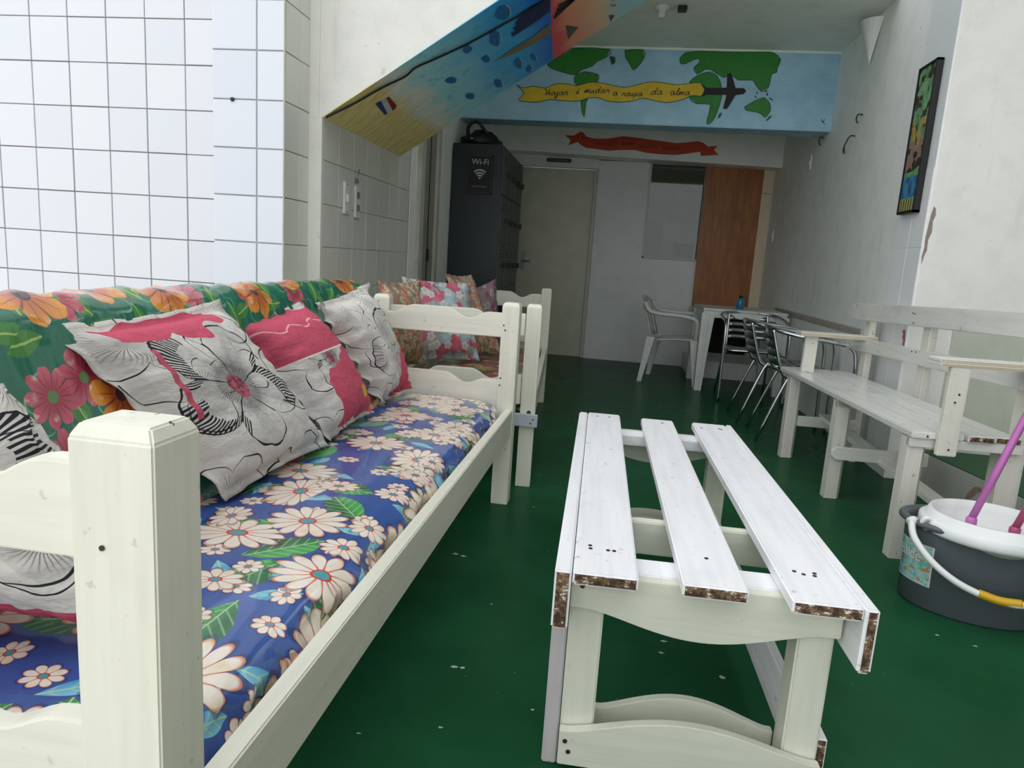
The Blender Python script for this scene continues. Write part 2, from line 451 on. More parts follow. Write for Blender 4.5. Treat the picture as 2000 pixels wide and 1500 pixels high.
# ceiling, beam and rear header
struct(box('ceiling', (-1.62, 4.80, 2.742), (4.2, YB + .3, 2.85), M_CEIL, None, 0))  # stops short of the stairs; unseen gap added to let daylight in
def beam_mat():
    g = Graph('sky_blue_wash'); c = g.xyz(); n = g.noise(g.vec(*c), 5, 5); n2 = g.noise(g.vec(c[0] * 3, c[1], c[2] * 12), 5, 3)
    out = g.mix(n.step(.3, .7), (146, 190, 214), (166, 206, 228))
    return g.out(g.mix(n2.step(.5, .8) * .5, out, (176, 214, 230)), .55)
YBM = 5.92
bm_ = struct(box('trim_beam', (XN, YBM, 2.162), (XR + .05, 6.165, 2.742), beam_mat(), None, .004))
box('unpainted_strip', (XN, YBM - .002, 2.727), (XR, YBM + .01, 2.742), M_CEIL, bm_, 0)
def C6(pts): return [on_y(a / 3.125 + 1000, b / 3.125 + 60, YBM - .003) for a, b in pts]
LAND = dict(
    na=[(215, 205), (300, 150), (380, 105), (600, 115), (575, 160), (520, 185), (490, 215), (420, 240), (390, 270), (300, 250), (240, 228)],
    gl=[(690, 120), (800, 115), (805, 165), (775, 210), (740, 240), (722, 205), (695, 165)], ic=[(595, 155), (630, 160), (630, 195), (610, 210), (600, 185)],
    sa=[(385, 280), (440, 250), (525, 268), (525, 300), (500, 340), (470, 400), (450, 440), (440, 528), (425, 480), (420, 420), (400, 340), (380, 310)],
    eu=[(1025, 170), (1060, 135), (1150, 125), (1300, 130), (1550, 130), (1600, 137), (1640, 175), (1620, 225), (1615, 255), (1585, 265), (1565, 345), (1520, 370), (1480, 315), (1465, 300), (1380, 300), (1340, 270), (1290, 285), (1220, 240), (1180, 235), (1130, 265), (1110, 225), (1140, 200), (1145, 172), (1110, 175), (1060, 200), (1030, 200)],
    af=[(1085, 310), (1130, 275), (1200, 252), (1250, 275), (1275, 330), (1280, 400), (1250, 500), (1220, 555), (1190, 570), (1195, 530), (1210, 450), (1130, 445), (1085, 410)],
    au=[(1420, 465), (1480, 430), (1540, 408), (1575, 450), (1575, 490), (1545, 530), (1525, 510), (1490, 495), (1430, 485)],
    mg=[(1255, 528), (1268, 502), (1282, 498), (1276, 520), (1262, 536)], nz=[(1548, 548), (1568, 525), (1585, 514), (1582, 528), (1560, 550)],
    i1=[(1493, 372), (1500, 370), (1500, 386), (1493, 387)], i2=[(1480, 395), (1490, 398), (1495, 410), (1484, 408)], i3=[(1540, 372), (1555, 362), (1560, 366), (1546, 376)], i4=[(1552, 382), (1562, 378), (1564, 396), (1554, 396)], i5=[(1565, 406), (1592, 418), (1590, 428), (1570, 416)])
for k, p in LAND.items():
    decal('painted_land', C6(p), MP['green'] if len(p) > 5 else MP['greend'], bm_)
    if len(p) > 5: ribbons('painted_outline', [p], 5, lambda a, b: on_y(a / 3.125 + 1000, b / 3.125 + 60, YBM - .0045), MP['greend'], bm_, 2, True)
BAN = [(25, 330), (75, 350), (130, 338), (200, 350), (270, 325), (340, 325), (400, 335), (470, 315), (540, 318), (620, 335), (700, 345), (780, 325), (860, 312), (940, 320), (1010, 330), (1100, 320), (1150, 320), (1175, 360), (1155, 398), (1100, 395), (1040, 420), (960, 437), (900, 432), (800, 412), (740, 428), (660, 435), (590, 430), (520, 408), (460, 412), (400, 430), (300, 425), (220, 420), (160, 435), (90, 432), (40, 422), (75, 378)]
decal('painted_banner', [on_y(a / 3.125 + 1000, b / 3.125 + 60, YBM - .006) for a, b in BAN], MP['yellow'], bm_)
ribbons('painted_outline', [BAN], 4, lambda a, b: on_y(a / 3.125 + 1000, b / 3.125 + 60, YBM - .007), MP['greend'], bm_, 3, True)
decal('painted_airplane', [on_y(a / 3.125 + 1000, b / 3.125 + 60, YBM - .008) for a, b in [(1155, 320), (1185, 348), (1310, 348), (1315, 262), (1338, 258), (1365, 350), (1415, 350), (1430, 368), (1415, 386), (1365, 392), (1338, 438), (1312, 478), (1288, 475), (1310, 392), (1185, 390), (1155, 405), (1178, 362)]], M_BLACKP, bm_)
GL = dict(V=([[(-.1, 1.5), (.15, 1.75), (.4, .9), (.5, 0), (.75, 1.0), (1.1, 1.8)]], .95), i=([[(0, .2), (.25, 1), (.25, .25), (.55, .1)], [(.25, 1.45), (.3, 1.5)]], .6),
    a=([[(.85, .85), (.45, 1), (.1, .55), (.25, .05), (.6, .2), (.85, .85), (.85, .2), (1.2, .1)]], 1.2), j=([[(0, .2), (.3, 1), (.28, -.5), (0, -.85), (-.1, -.5), (.55, .15)], [(.3, 1.45), (.35, 1.5)]], .6),
    r=([[(0, .1), (.2, 1), (.3, .8), (.6, .9), (.6, .25), (.9, .1)]], .9), e=([[(0, .3), (.6, .7), (.4, 1), (.1, .6), (.3, .05), (.8, .25)], [(.4, 1.35), (.65, 1.7)]], .9),
    m=([[(0, 0), (.15, .95), (.2, .1), (.4, .9), (.55, .7), (.58, .1), (.75, .9), (.95, .75), (.98, .2), (1.3, .1)]], 1.3), u=([[(0, .9), (.05, .25), (.35, .1), (.6, .9), (.62, .2), (.95, .1)]], .95),
    d=([[(.8, .85), (.4, .95), (.1, .5), (.25, .05), (.6, .2), (.9, 1.0), (1.05, 1.8), (.9, .9), (.88, .2), (1.2, .1)]], 1.2), o=([[(.5, 1), (.1, .6), (.25, .05), (.7, .2), (.75, .8), (.5, 1), (1.0, .8)]], 1.0),
    p=([[(.1, .95), (.15, .2), (.05, -.85)], [(.12, .5), (.4, .95), (.7, .7), (.6, .15), (.25, .1), (.95, .15)]], 1.0), l=([[(0, .2), (.5, 1.4), (.4, 1.85), (.22, 1.4), (.3, .15), (.65, .1)]], .65))
lines = []
for word, u0, v0, sc in (('Viajar', 1062, 186, 8.6), ('e', 1124, 184, 8), ('mudar', 1141, 182, 8.8), ('a', 1196, 187, 9), ('roupa', 1214, 188, 8.2), ('da', 1270, 185, 10), ('alma', 1308, 186, 9.2)):
    x = 0
    for k, ch in enumerate(word):
        g_, adv = GL[ch]
        for ln in g_: lines.append([(u0 + (x + p[0] + .25 * p[1]) * sc, v0 - p[1] * sc * .82) for p in ln])
        x += adv
ribbons('painted_lettering', lines, 1.3, lambda a, b: on_y(a, b, YBM - .009), MP['ink'], bm_, 4)
ribbons('painted_signature', [[(1604, 232), (1607, 239), (1611, 233)], [(1606, 236), (1611, 243)]], 1.0, lambda a, b: on_y(a, b, YBM - .004), MP['ink'], bm_)
YH = 7.5
hd = struct(prism('trim_header', [(XN, 2.168), (XR + .05, 2.104), (XR + .05, 2.742), (XN, 2.742)], (0, YH, 0), (1, 0, 0), (0, 0, 1), (0, 1, 0), YB + .02 - YH, M_WALL, None, .005))
OB = [(80, 115), (185, 120), (265, 75), (300, 85), (330, 130), (430, 155), (600, 155), (770, 128), (900, 140), (1150, 175), (1400, 210), (1540, 200), (1650, 185), (1720, 205), (1775, 250), (1890, 240), (1845, 290), (1900, 350), (1780, 355), (1690, 360), (1680, 310), (1560, 330), (1400, 350), (1200, 340), (1050, 325), (900, 290), (750, 290), (600, 298), (330, 265), (260, 225), (235, 195), (120, 235), (150, 175)]
fo = lambda e: (lambda a, b: on_y(a / 6.06 + 1090, b / 6.06 + 245, YH - e))
decal('painted_ribbon', [fo(.003)(*p) for p in OB], MP['orange'], hd)
sq = []
for x0, x1, y0 in ((440, 700, 215), (760, 900, 215), (960, 1160, 245), (1240, 1450, 275)):
    sq.append([(x0 + (x1 - x0) * k / 11, y0 + (20 if k % 2 else -20) + .01 * k) for k in range(12)])
ribbons('painted_faint_strokes', sq, 7, fo(.005), MP['inkr'], hd, 4)
# far right wall and the corner turning out towards the right
wr = struct(box('wall_right', (XR, 4.245, 0), (1.9, YB + .2, 4.0), M_WALL, None, 0))
wc = struct(box('wall_corner', (XR - .006, 3.88, 0), (4.2, 4.245, 4.0), plaster('corner_plaster', (246, 245, 238), .2), None, .004))
M_TILESTRIP = tile_mat('overpainted_strip_tile', (240, 242, 244), (244, 245, 247), .3)
box('painted_strip', (XR - .012, 3.885, 0), (XR - .004, 4.243, 4.0), M_TILESTRIP, wc, .001)
for z in (.03, .43, .83, 1.23): box('tile', (XR - .014, 3.888, z), (XR - .011, 4.06, z + .395), M_TILESTRIP, wc, .001); box('tile', (XR - .014, 4.064, z), (XR - .011, 4.241, z + .395), M_TILESTRIP, wc, .001)
box('dado_panel', (1.745, 3.872, .1), (4.2, 3.884, .93), M_DADO, wc, .003)
M_PEEL = plain('bare_render', (158, 142, 132), .95, .12, 60)
pe = [(0, 0), (.004, .05), (.012, .09), (.01, .15), (.02, .2), (.016, .26), (.024, .3), (.02, .335), (.012, .35), (.006, .31), (.002, .24), (-.002, .17), (.0, .1), (-.004, .05)]
decal('peeled_patch', [Vector((XR - .002 + a * 1.2, 3.878, 1.14 + b * .84)) for a, b in pe], M_PEEL, wc)
decal('peeled_patch', [Vector((XR - .0155, 3.895 + .04 * a / .02, .70 + b * .3)) for a, b in pe], plain('old_red_paint', (176, 120, 116), .9, .1, 60), wc)
box('chipped_band', (XR - .004, 4.6, .70), (XR + .002, 7.0, .735), plain('chipped_band_plaster', (186, 174, 160), .8, .14, 40), wr, .001)
box('chipped_band', (XR - .003, 4.6, .735), (XR + .002, 7.0, .748), M_GROUTL, wr, .001)
# raised platform beside the bench
pf = struct(prism('floor_platform', [(1.665, 3.875), (3.4, 3.875), (3.4, -1.0), (2.45, -1.1)], (0, 0, 0), (1, 0, 0), (0, 1, 0), (0, 0, 1), .178, M_KERB, None))
prism('platform_paint', [(1.667, 3.875), (3.4, 3.875), (3.4, -.99), (2.452, -1.09)], (0, 0, .176), (1, 0, 0), (0, 1, 0), (0, 0, 1), .006, M_FLOOR, pf)
struct(box('wall_light_block', (3.4, -6, 0), (3.6, 3.88, 6.0), plaster('light_block_dark', (96, 94, 84), .3), None, 0))  # unseen dark wall added to block sky light from the right
# back wall with door recess, window, dark opening under the counter
M_BACK = plaster('back_wall_paint', (222, 224, 222), .15)
wb = struct(box('wall_back', (-.275, YB, 0), (.285, YB + .15, 2.2), M_BACK, None, .003))
def seg(a, b): return box('wall_segment', a, b, M_BACK, wb, 0)
seg((XN, YB, 0), (-1.14, YB + .15, 2.2)); seg((.285, YB, 0), (.84, YB + .15, 1.165)); seg((.84, YB, .62), (XR, YB + .15, 2.2)); seg((-1.14, YB, 2.135), (.84, YB + .15, 2.2)); seg((XR - .06, YB, 0), (XR, YB + .15, .62)); seg((.84, YB, 0), (XR, YB + .15, .16)); seg((.84, YB, 0), (.90, YB + .15, .62))
d1 = struct(box('door_1', (-1.10, 7.86, .0), (-.315, 7.90, 2.045), plain('cream_door_paint', (196, 196, 172), .4, .05, 6), None, .003))
M_FRAME = plain('door_frame_paint', (196, 196, 184), .5)
box('door_frame', (-.315, 7.80, 0), (-.275, 7.92, 2.05), M_FRAME, d1, .004); box('door_frame', (-1.14, 7.80, 0), (-1.10, 7.92, 2.05), M_FRAME, d1, .004); box('door_transom', (-1.14, 7.78, 2.05), (-.275, 7.92, 2.2), M_BACK, d1, .004)
hn = tube('door_handle', [(-1.04, 7.858, 1.03), (-1.04, 7.81, 1.03), (-.95, 7.805, 1.03)], .009, M_ALUD, d1)
box('lock_plate', (-1.065, 7.854, .93), (-1.02, 7.862, 1.13), M_ALUD, d1, .002)
sg = on_y(1092, 313, 7.77)
sign = thing('door_sign', 'dark purple oblong plaque above the cream door', 'sign', sg)
pts = [(.115 * (1 if c > 0 else -1) + .022 * math.cos(a), .022 * math.sin(a)) for c, a in [(math.cos(2 * PI * k / 24 + .01), 2 * PI * k / 24 + .01) for k in range(24)]]
prism('plaque', pts, (0, 0, 0), (1, 0, .0), (0, 0, 1), (0, -1, 0), .008, plain('purple_plaque', (58, 34, 56), .4), sign)
ribbons('faint_print', [[(-.09 + .18 * k / 14, (.007 if k % 2 else -.007)) for k in range(15)]], .003, lambda a, b: Vector((a, -.0095, b)), plain('faint_print', (120, 100, 116), .6), sign, 3)
# window
win = struct(box('window_1', (.265, YB - .02, 1.145), (.285, YB + .15, 2.15), M_FRAME, None, .002))
box('window_frame', (.265, YB - .02, 1.145), (.86, YB + .15, 1.165), M_FRAME, win, .002); box('window_frame', (.265, YB - .02, 2.125), (.86, YB + .15, 2.145), M_FRAME, win, .002)
gg = Graph('window_glass'); gg.bsdf.inputs['Transmission Weight'].default_value = 1.0; gg.bsdf.inputs['IOR'].default_value = 1.45
box('pane', (.285, YB + .05, 1.165), (.86, YB + .054, 2.125), gg.out((200, 205, 200), .03, .18), win, 0)
inn = struct(box('wall_inner_room', (-.3, 9.4, 0), (1.9, 9.5, 2.8), plain('dim_room_paint', (150, 142, 130), .7), None, 0))
box('inner_panel', (.55, 9.30, 1.0), (1.1, 9.39, 1.62), M_BACK, inn, .004); box('inner_panel', (.7, 9.2, 1.0), (.95, 9.29, 1.38), plain('inner_grey', (120, 110, 104), .5), inn, .004)
box('inner_side', (1.85, 7.92, 0), (1.9, 9.4, 2.8), M_BACK, inn, 0); box('inner_side', (-.3, 7.92, 0), (-.25, 9.4, 2.8), M_BACK, inn, 0); box('inner_ceiling', (-.3, 7.92, 2.75), (1.9, 9.25, 2.8), M_BACK, inn, 0)  # inner ceiling left short of the far wall so daylight enters the room
def brown_mat():
    g = Graph('varnished_hardboard'); c = g.xyz(); n = g.noise(g.vec(c[0] * 14, c[1], c[2] * 2.2), 2, 4); b = g.noise(g.vec(*c), 3, 3)
    out = g.mix(n.step(.3, .7), (166, 100, 34), (138, 78, 24)); out = g.mix(b.step(.55, .75) * .6, out, (112, 58, 18))
    return g.out(out, .45)
tag(box('hardboard_panel', (.842, YB - .05, .672), (1.418, YB - .025, 2.118), brown_mat(), None, .002), 'tall brown varnished hardboard panel standing on the counter beside the window', 'panel')
cs = thing('cream_board', 'narrow cream board between the brown panel and the corner of the room', 'board', (1.475, YB - .03, .672))
M_CREAM = plain('cream_board_paint', (224, 206, 176), .5, .04)
box('board_piece', (-.052, -.01, 0), (.052, .015, 1.20), M_CREAM, cs, .002); box('board_piece', (-.052, -.01, 1.204), (.052, .015, 1.445), M_CREAM, cs, .002)
M_CNT = plain('dark_counter_wood', (92, 62, 44), .5)
ct = thing('counter_shelf', 'wall counter with a dark wooden edge under the brown panel', 'shelf', (1.18, YB - .16, .62))
box('shelf_board', (-.36, -.2, .0), (.36, .158, .045), M_BACK, ct, .003); box('shelf_edge', (-.36, -.212, .0), (.36, -.2, .03), M_CNT, ct, .002)
struct(box('trim_plinth', (.80, 7.05, 0), (XR, YB, .165), M_BACK, None, .004))
struct(box('wall_dark_recess', (.84, 8.5, 0), (1.6, 8.55, .7), plain('unlit_recess', (60, 58, 55), .9), None, 0))  # back of the recess coloured dark to stand for its shade
# side door in the niche wall
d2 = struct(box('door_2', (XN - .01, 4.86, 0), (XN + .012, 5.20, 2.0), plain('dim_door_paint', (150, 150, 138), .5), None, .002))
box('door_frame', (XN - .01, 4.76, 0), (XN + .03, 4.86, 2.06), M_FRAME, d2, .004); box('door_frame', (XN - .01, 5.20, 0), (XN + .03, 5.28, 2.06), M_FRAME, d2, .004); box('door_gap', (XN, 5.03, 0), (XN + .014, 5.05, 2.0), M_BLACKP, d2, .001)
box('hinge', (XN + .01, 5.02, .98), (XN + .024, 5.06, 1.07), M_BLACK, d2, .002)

# ------------------------------------------------------------------ fabrics
def petals(g, r, th, n, R, deep=.45, sharp=.6):
    """1 inside an n-petalled flower of radius R"""
    k = (th * (n / 2)).cos().abs().pow(sharp) * deep + (1 - deep)
    return k * R, (r / (k * R))
def blue_floral():
    g = Graph('blue_daisy_oilcloth'); u, v, _ = g.xyz('UV')
    wob = g.noise(g.vec(u, v), 9, 2)
    out = g.mix(g.noise(g.vec(u, v), 3, 3).step(.35, .7), (34, 78, 152), (66, 96, 168))
    def leaves(out, sc, L, W, a, b, ox, thr):
        dx, dy, r1, r2, r3 = g.cell(u, v, sc, .9, ox, ox * .7)
        an = r1 * 6.283; ca, sa = an.cos(), an.sin()
        x = dx * ca + dy * sa; y = dy * ca - dx * sa
        half = (1.0 - (x / L) * (x / L)).max(0.0) * W * (1.0 - x / L * .35)
        ins = (y.abs() < half) * (r2 < thr)
        vein = ((y.abs() < .0016) + (((x * 260 + y.abs() * 260).sin() > .8) * .5)).clamp()
        c = g.mix(vein * .7, g.mix((y * 30 + .5).clamp(), a, b), (196, 226, 170))
        return g.mix(ins, out, c)
    out = leaves(out, 5.0, .088, .040, (20, 104, 58), (64, 168, 84), .31, .9)
    out = leaves(out, 8.0, .045, .017, (70, 160, 205), (130, 205, 226), 1.7, .7)
    def daisy(out, sc, R, n, ox, thr, ctr):
        dx, dy, r1, r2, r3 = g.cell(u, v, sc, .72, ox, -ox * 1.3)
        dx = dx + (wob - .5) * .012
        r, th = g.polar(dx * (r3 * .5 + .85), dy * (1.2 - r3 * .35))
        th = th + r1 * 6.283
        RR = R * 1.0
        rb, q = petals(g, r, th, n, RR, .5, .45)
        on = (q < 1.0) * (r2 < thr)
        gapl = (th * (n / 2)).cos().abs()
        c = g.mix((r / RR).step(.75, 1.0), (238, 230, 218), (246, 238, 226))
        c = g.mix(q.step(.88, .99) * .9, c, (206, 84, 48))
        c = g.mix((gapl < .16) * (r < RR * .8), c, (206, 104, 74))
        c = g.mix((1.0 - (r / RR).step(.1, .55)) * (gapl < .55), c, (214, 70, 40))
        c = g.mix((r / RR).step(.25, .7) * (g.noise(g.vec(u, v), 30, 2) - .45).max(0.0) * 2.0, c, (228, 190, 120))
        c = g.mix(r < R * ctr * 1.35, c, (206, 62, 34))
        c = g.mix(r < R * ctr, c, (70, 158, 172))
        sh = (petals(g, r, th, n, RR * 1.12, .5, .45)[1] < 1.0) * (r2 < thr)
        return g.mix(on, g.mix(sh * .55, out, (24, 34, 92)), c)
    out = daisy(out, 10.5, .030, 8, 4.3, .62, .2)
    out = daisy(out, 4.7, .092, 13, 0.93, .92, .16)
    out = daisy(out, 7.3, .048, 10, 7.7, .42, .18)
    g.bump(g.noise(g.vec(u * 1.0, v * 3.0), 10, 3), .12, .02)
    return g.out(out, .4, .5, coat=.9, coatr=.06)
def green_floral():
    g = Graph('green_floral_oilcloth'); u, v, _ = g.xyz('UV')
    out = g.mix(g.noise(g.vec(u, v), 4, 3), (2, 92, 70), (12, 124, 96))
    dx, dy, r1, r2, r3 = g.cell(u, v, 8.5, .9, 2.2, .4)
    an = r1 * 6.283; ca, sa = an.cos(), an.sin(); x = dx * ca + dy * sa; y = dy * ca - dx * sa
    ins = y.abs() < (1.0 - (x / .05) * (x / .05)).max(0.0) * .02
    out = g.mix(ins, out, g.mix(y.abs() < .002, (70, 140, 60), (170, 204, 110)))
    dx, dy, r1, r2, r3 = g.cell(u, v, 6.0, .9, 9.1, 3.3)
    r, th = g.polar(dx, dy, r1 * 6.28)
    rb, q = petals(g, r, th, 7, .07, .4)
    out = g.mix(((q - .95).abs() < .035) * .7, out, (120, 190, 150))
    def blossom(out, sc, R, n, ox, thr, a, b, cen, line):
        dx, dy, r1, r2, r3 = g.cell(u, v, sc, .75, ox, ox * .37)
        r, th = g.polar(dx, dy, r1 * 6.283)
        rb, q = petals(g, r + (g.noise(g.vec(u, v), 60, 2) - .5) * .012, th, n, R, .38, .6)
        gl = (th * (n / 2)).cos().abs()
        c = g.mix((r / R).step(.2, .9), b, a)
        c = g.mix((th * n * 2.0 + 1.0).sin().step(.86, 1.0) * (1.0 - (r / R).step(.4, .95)), c, line)
        c = g.mix(g.noise(g.vec(u, v), 40, 2).step(.55, .7) * (r / R).step(.45, .8) * .7, c, (238, 218, 196))
        c = g.mix((gl < .12) * .8, c, line)
        c = g.mix(r < R * .2, c, cen)
        return g.mix((q < 1.0) * (r2 < thr), out, c)
    out = blossom(out, 6.5, .058, 9, 3.7, .42, (206, 92, 112), (170, 40, 70), (90, 130, 70), (120, 20, 50))
    out = blossom(out, 4.6, .078, 6, 6.1, .5, (230, 150, 44), (196, 96, 30), (70, 40, 40), (120, 30, 50))
    g.bump(g.noise(g.vec(u * 6.0, v * 1.2), 5, 3), .25, .03)
    return g.out(out, .38, .5, coat=1.0, coatr=.07)
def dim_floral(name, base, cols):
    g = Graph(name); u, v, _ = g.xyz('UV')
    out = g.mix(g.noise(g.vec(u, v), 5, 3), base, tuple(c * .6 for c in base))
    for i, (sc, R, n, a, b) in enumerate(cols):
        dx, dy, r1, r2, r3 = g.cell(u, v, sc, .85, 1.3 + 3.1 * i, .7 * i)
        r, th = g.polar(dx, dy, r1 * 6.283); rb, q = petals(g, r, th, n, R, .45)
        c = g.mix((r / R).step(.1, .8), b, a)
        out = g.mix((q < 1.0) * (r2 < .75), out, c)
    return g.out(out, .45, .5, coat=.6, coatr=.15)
PINK = (208, 98, 120)
def pillow_mat(name, cx, cy, R, pink, rot=0.0, white=(226, 222, 216), extra=None, grey=1.0):
    """off-white cotton with a pen-drawn bloom centred at (cx, cy); pink = f(g,u,v) mask"""
    g = Graph(name); u, v, _ = g.xyz('UV')
    wx = (g.noise(g.vec(u, v, 3.0), 3.5, 2) - .5) * .14; wy = (g.noise(g.vec(u, v, 8.0), 3.5, 2) - .5) * .14
    dx, dy = u - cx + wx, v - cy + wy
    r, th = g.polar(dx, dy, rot)
    ink = (44, 44, 50)
    out = g.mix(g.noise(g.vec(u, v), 7, 3).step(.4, .8), white, tuple(c * .93 for c in white))
    out = g.mix(g.noise(g.vec(u, v), 120, 2) * .18, out, (150, 148, 148))
    # line-drawn leaves further out
    ex, ey, e1, e2, e3 = g.cell(u + wx, v + wy, 2.6, .9, 5.0, 2.0)
    er, et = g.polar(ex, ey, e1 * 6.28); eb, eq = petals(g, er, et, 3, .24, .55, .8)
    out = g.mix(((eq - .96).abs() < .02), out, ink)
    out = g.mix((eq < .9) * ((et * 46.0).sin() > .55) * (1.0 - (er / .2).step(.1, .75)), out, ink)
    rb, q = petals(g, r, th, 5, R, .42, .7)
    jag = g.noise(g.vec(th * 1.0, r * 1.0, 1.0), 6, 2)
    hatch = ((th * 120.0 + jag * 7.0).sin() > -.05)
    near = (r / R).step(.06, .2) * (1.0 - (r / R).step(.28, .40 + 0.0)) + (1.0 - (r / R + jag * .35).step(.42, .72)) * (r / R).step(.15, .3)
    inside = q < 1.0
    fill = g.mix(((th * 5.0 + 1.5).sin() > .35) * .25 * inside, out, (150, 150, 152))
    out = g.mix(inside, out, fill)
    out = g.mix(inside * hatch * near.clamp() * grey, out, ink)
    edge = (q - .985).abs() < .011
    out = g.mix(edge * inside.max((q < 1.02)), out, ink)
    out = g.mix(((th * 2.5).cos().abs() < .05) * (r < R * .62) * grey, out, ink)
    rim = (q > .72) * inside * ((th * 115.0 + jag * 5.0).sin() > -.1) * ((th * 2.5 + .8).sin() > .25) * ((q + jag * .3) > .86)
    out = g.mix(rim * grey, out, ink)
    cen = g.noise(g.vec(u, v), 30, 3)
    out = g.mix((r < R * .19) * grey, out, g.mix(cen.step(.4, .6), (190, 96, 112), (120, 70, 80)))
    if pink:
        pk = pink(g, u, v, wx, wy, inside)
        out = g.mix(pk, out, g.mix(g.noise(g.vec(u, v), 70, 3), PINK, (194, 74, 98)))
    if extra: out = extra(g, u, v, out)
    g.bump(g.noise(g.vec(u * 1.0, v * 1.0), 7, 4), .5, .03)
    return g.out(out, .8, .2)
def pillow(name, corners, T, mat, label, group=None, n=26, flange=.10, ruff=.006, seed=0, bulge=1.0):
    """cushion stretched between four corners (TL, TR, BR, BL); both faces bulge, a flat flange runs round"""
    TL, TR, BR, BL = [Vector(c) for c in corners]
    nr = ((TR - TL) + (BR - BL)).cross((TL - BL) + (TR - BR)).normalized()
    ctr = (TL + TR + BR + BL) / 4
    base = Vector((ctr.x, ctr.y, min(c.z for c in (TL, TR, BR, BL))))
    rs = random.Random(seed)
    ph = [rs.uniform(0, 6.28) for _ in range(6)]
    V, UV, Fc = [], [], []
    for side in (1, -1):
        for j in range(n + 1):
            for i in range(n + 1):
                a, b = i / n, j / n
                x, y = 2 * a - 1, 2 * b - 1
                # sides pulled in between the corners
                pin = .06
                xx = x * (1 - pin * (1 - y * y)); yy = y * (1 - pin * (1 - x * x))
                A, B = (xx + 1) / 2, (yy + 1) / 2
                p = (BL * (1 - A) + BR * A) * (1 - B) + (TL * (1 - A) + TR * A) * B
                e = 1 - flange
                fx = max(0.0, 1 - (abs(x) / e) ** 3.0); fy = max(0.0, 1 - (abs(y) / e) ** 3.0)
                h = (fx * fy) ** .5 * T
                h += .05 * T * math.sin(4 * x + ph[0]) * math.cos(3 * y + ph[1]) * fx * fy
                edge = max(abs(x), abs(y))
                rfl = ruff * math.sin((x if abs(y) > abs(x) else y) * 17 + ph[2]) * max(0, (edge - e * .8) / (1 - e * .8))
                # puckers at the seam
                h += .06 * T * math.sin((x if abs(y) > abs(x) else y) * 30 + ph[3]) * max(0.0, 1 - abs(edge - e * .8) / .25) * (fx * fy) ** .25
                p = p + nr * (side * (h + .0015) + rfl)
                V.append(tuple(p - base)); UV.append((a, b))
    m = (n + 1) ** 2
    for s in (0, 1):
        for j in range(n):
            for i in range(n):
                q = [s * m + j * (n + 1) + i, s * m + j * (n + 1) + i + 1, s * m + (j + 1) * (n + 1) + i + 1, s * m + (j + 1) * (n + 1) + i]
                Fc.append(tuple(q if s == 0 else q[::-1]))
    ring = [i for i in range(n)] + [i * (n + 1) + n for i in range(n)] + [n * (n + 1) + n - i for i in range(n)] + [(n - i) * (n + 1) for i in range(n)]
    for k in range(len(ring)):
        a, b = ring[k], ring[(k + 1) % len(ring)]
        Fc.append((a, m + a, m + b, b))
    o = raw(name, V, Fc, mat, None, True, UV)
    o.location = base
    return tag(o, label, 'cushion', group)

# ------------------------------------------------------------------ sofas
def wave(s, L, lo, hi, dip):
    """wavy top of an arm board"""
    q = min(s, L - s) / L
    if q < .10: return lo
    if q < .23: t = (q - .10) / .13; return lo - (lo - dip) * (1 - math.cos(PI * t)) / 2
    if q < .38: t = (q - .23) / .15; return dip + (hi - dip) * (1 - math.cos(PI * t)) / 2
    return hi
def post(name, x0, x1, y0, y1, top, mat, parent, ch=.014):
    bm = bmesh.new(); R_ = []
    for z, i in ((0, .0), (top - ch, .0), (top, ch * .55)):
        R_.append([bm.verts.new(p) for p in ((x0 + i, y0 + i, z), (x1 - i, y0 + i, z), (x1 - i, y1 - i, z), (x0 + i, y1 - i, z))])
    for a in range(2):
        for k in range(4): bm.faces.new((R_[a][k], R_[a][(k + 1) % 4], R_[a + 1][(k + 1) % 4], R_[a + 1][k]))
    bm.faces.new(R_[0]); bm.faces.new(R_[2])
    bmesh.ops.recalc_face_normals(bm, faces=bm.faces)
    bmesh.ops.bevel(bm, geom=bm.edges[:], offset=.0022, segments=2, affect='EDGES')
    return obj(name, bm, mat, parent)
def arm_board(name, x0, x1, y0, th, zb, lo, hi, dip, mat, parent):
    L = x1 - x0; k = 40
    pts = [(x0, zb)] + [(x1, zb)] + [(x1 - L * i / k, wave(L * i / k, L, lo, hi, dip)) for i in range(k + 1)]
    return prism(name, pts, (0, y0, 0), (1, 0, 0), (0, 0, 1), (0, 1, 0), th, mat, parent, .003)
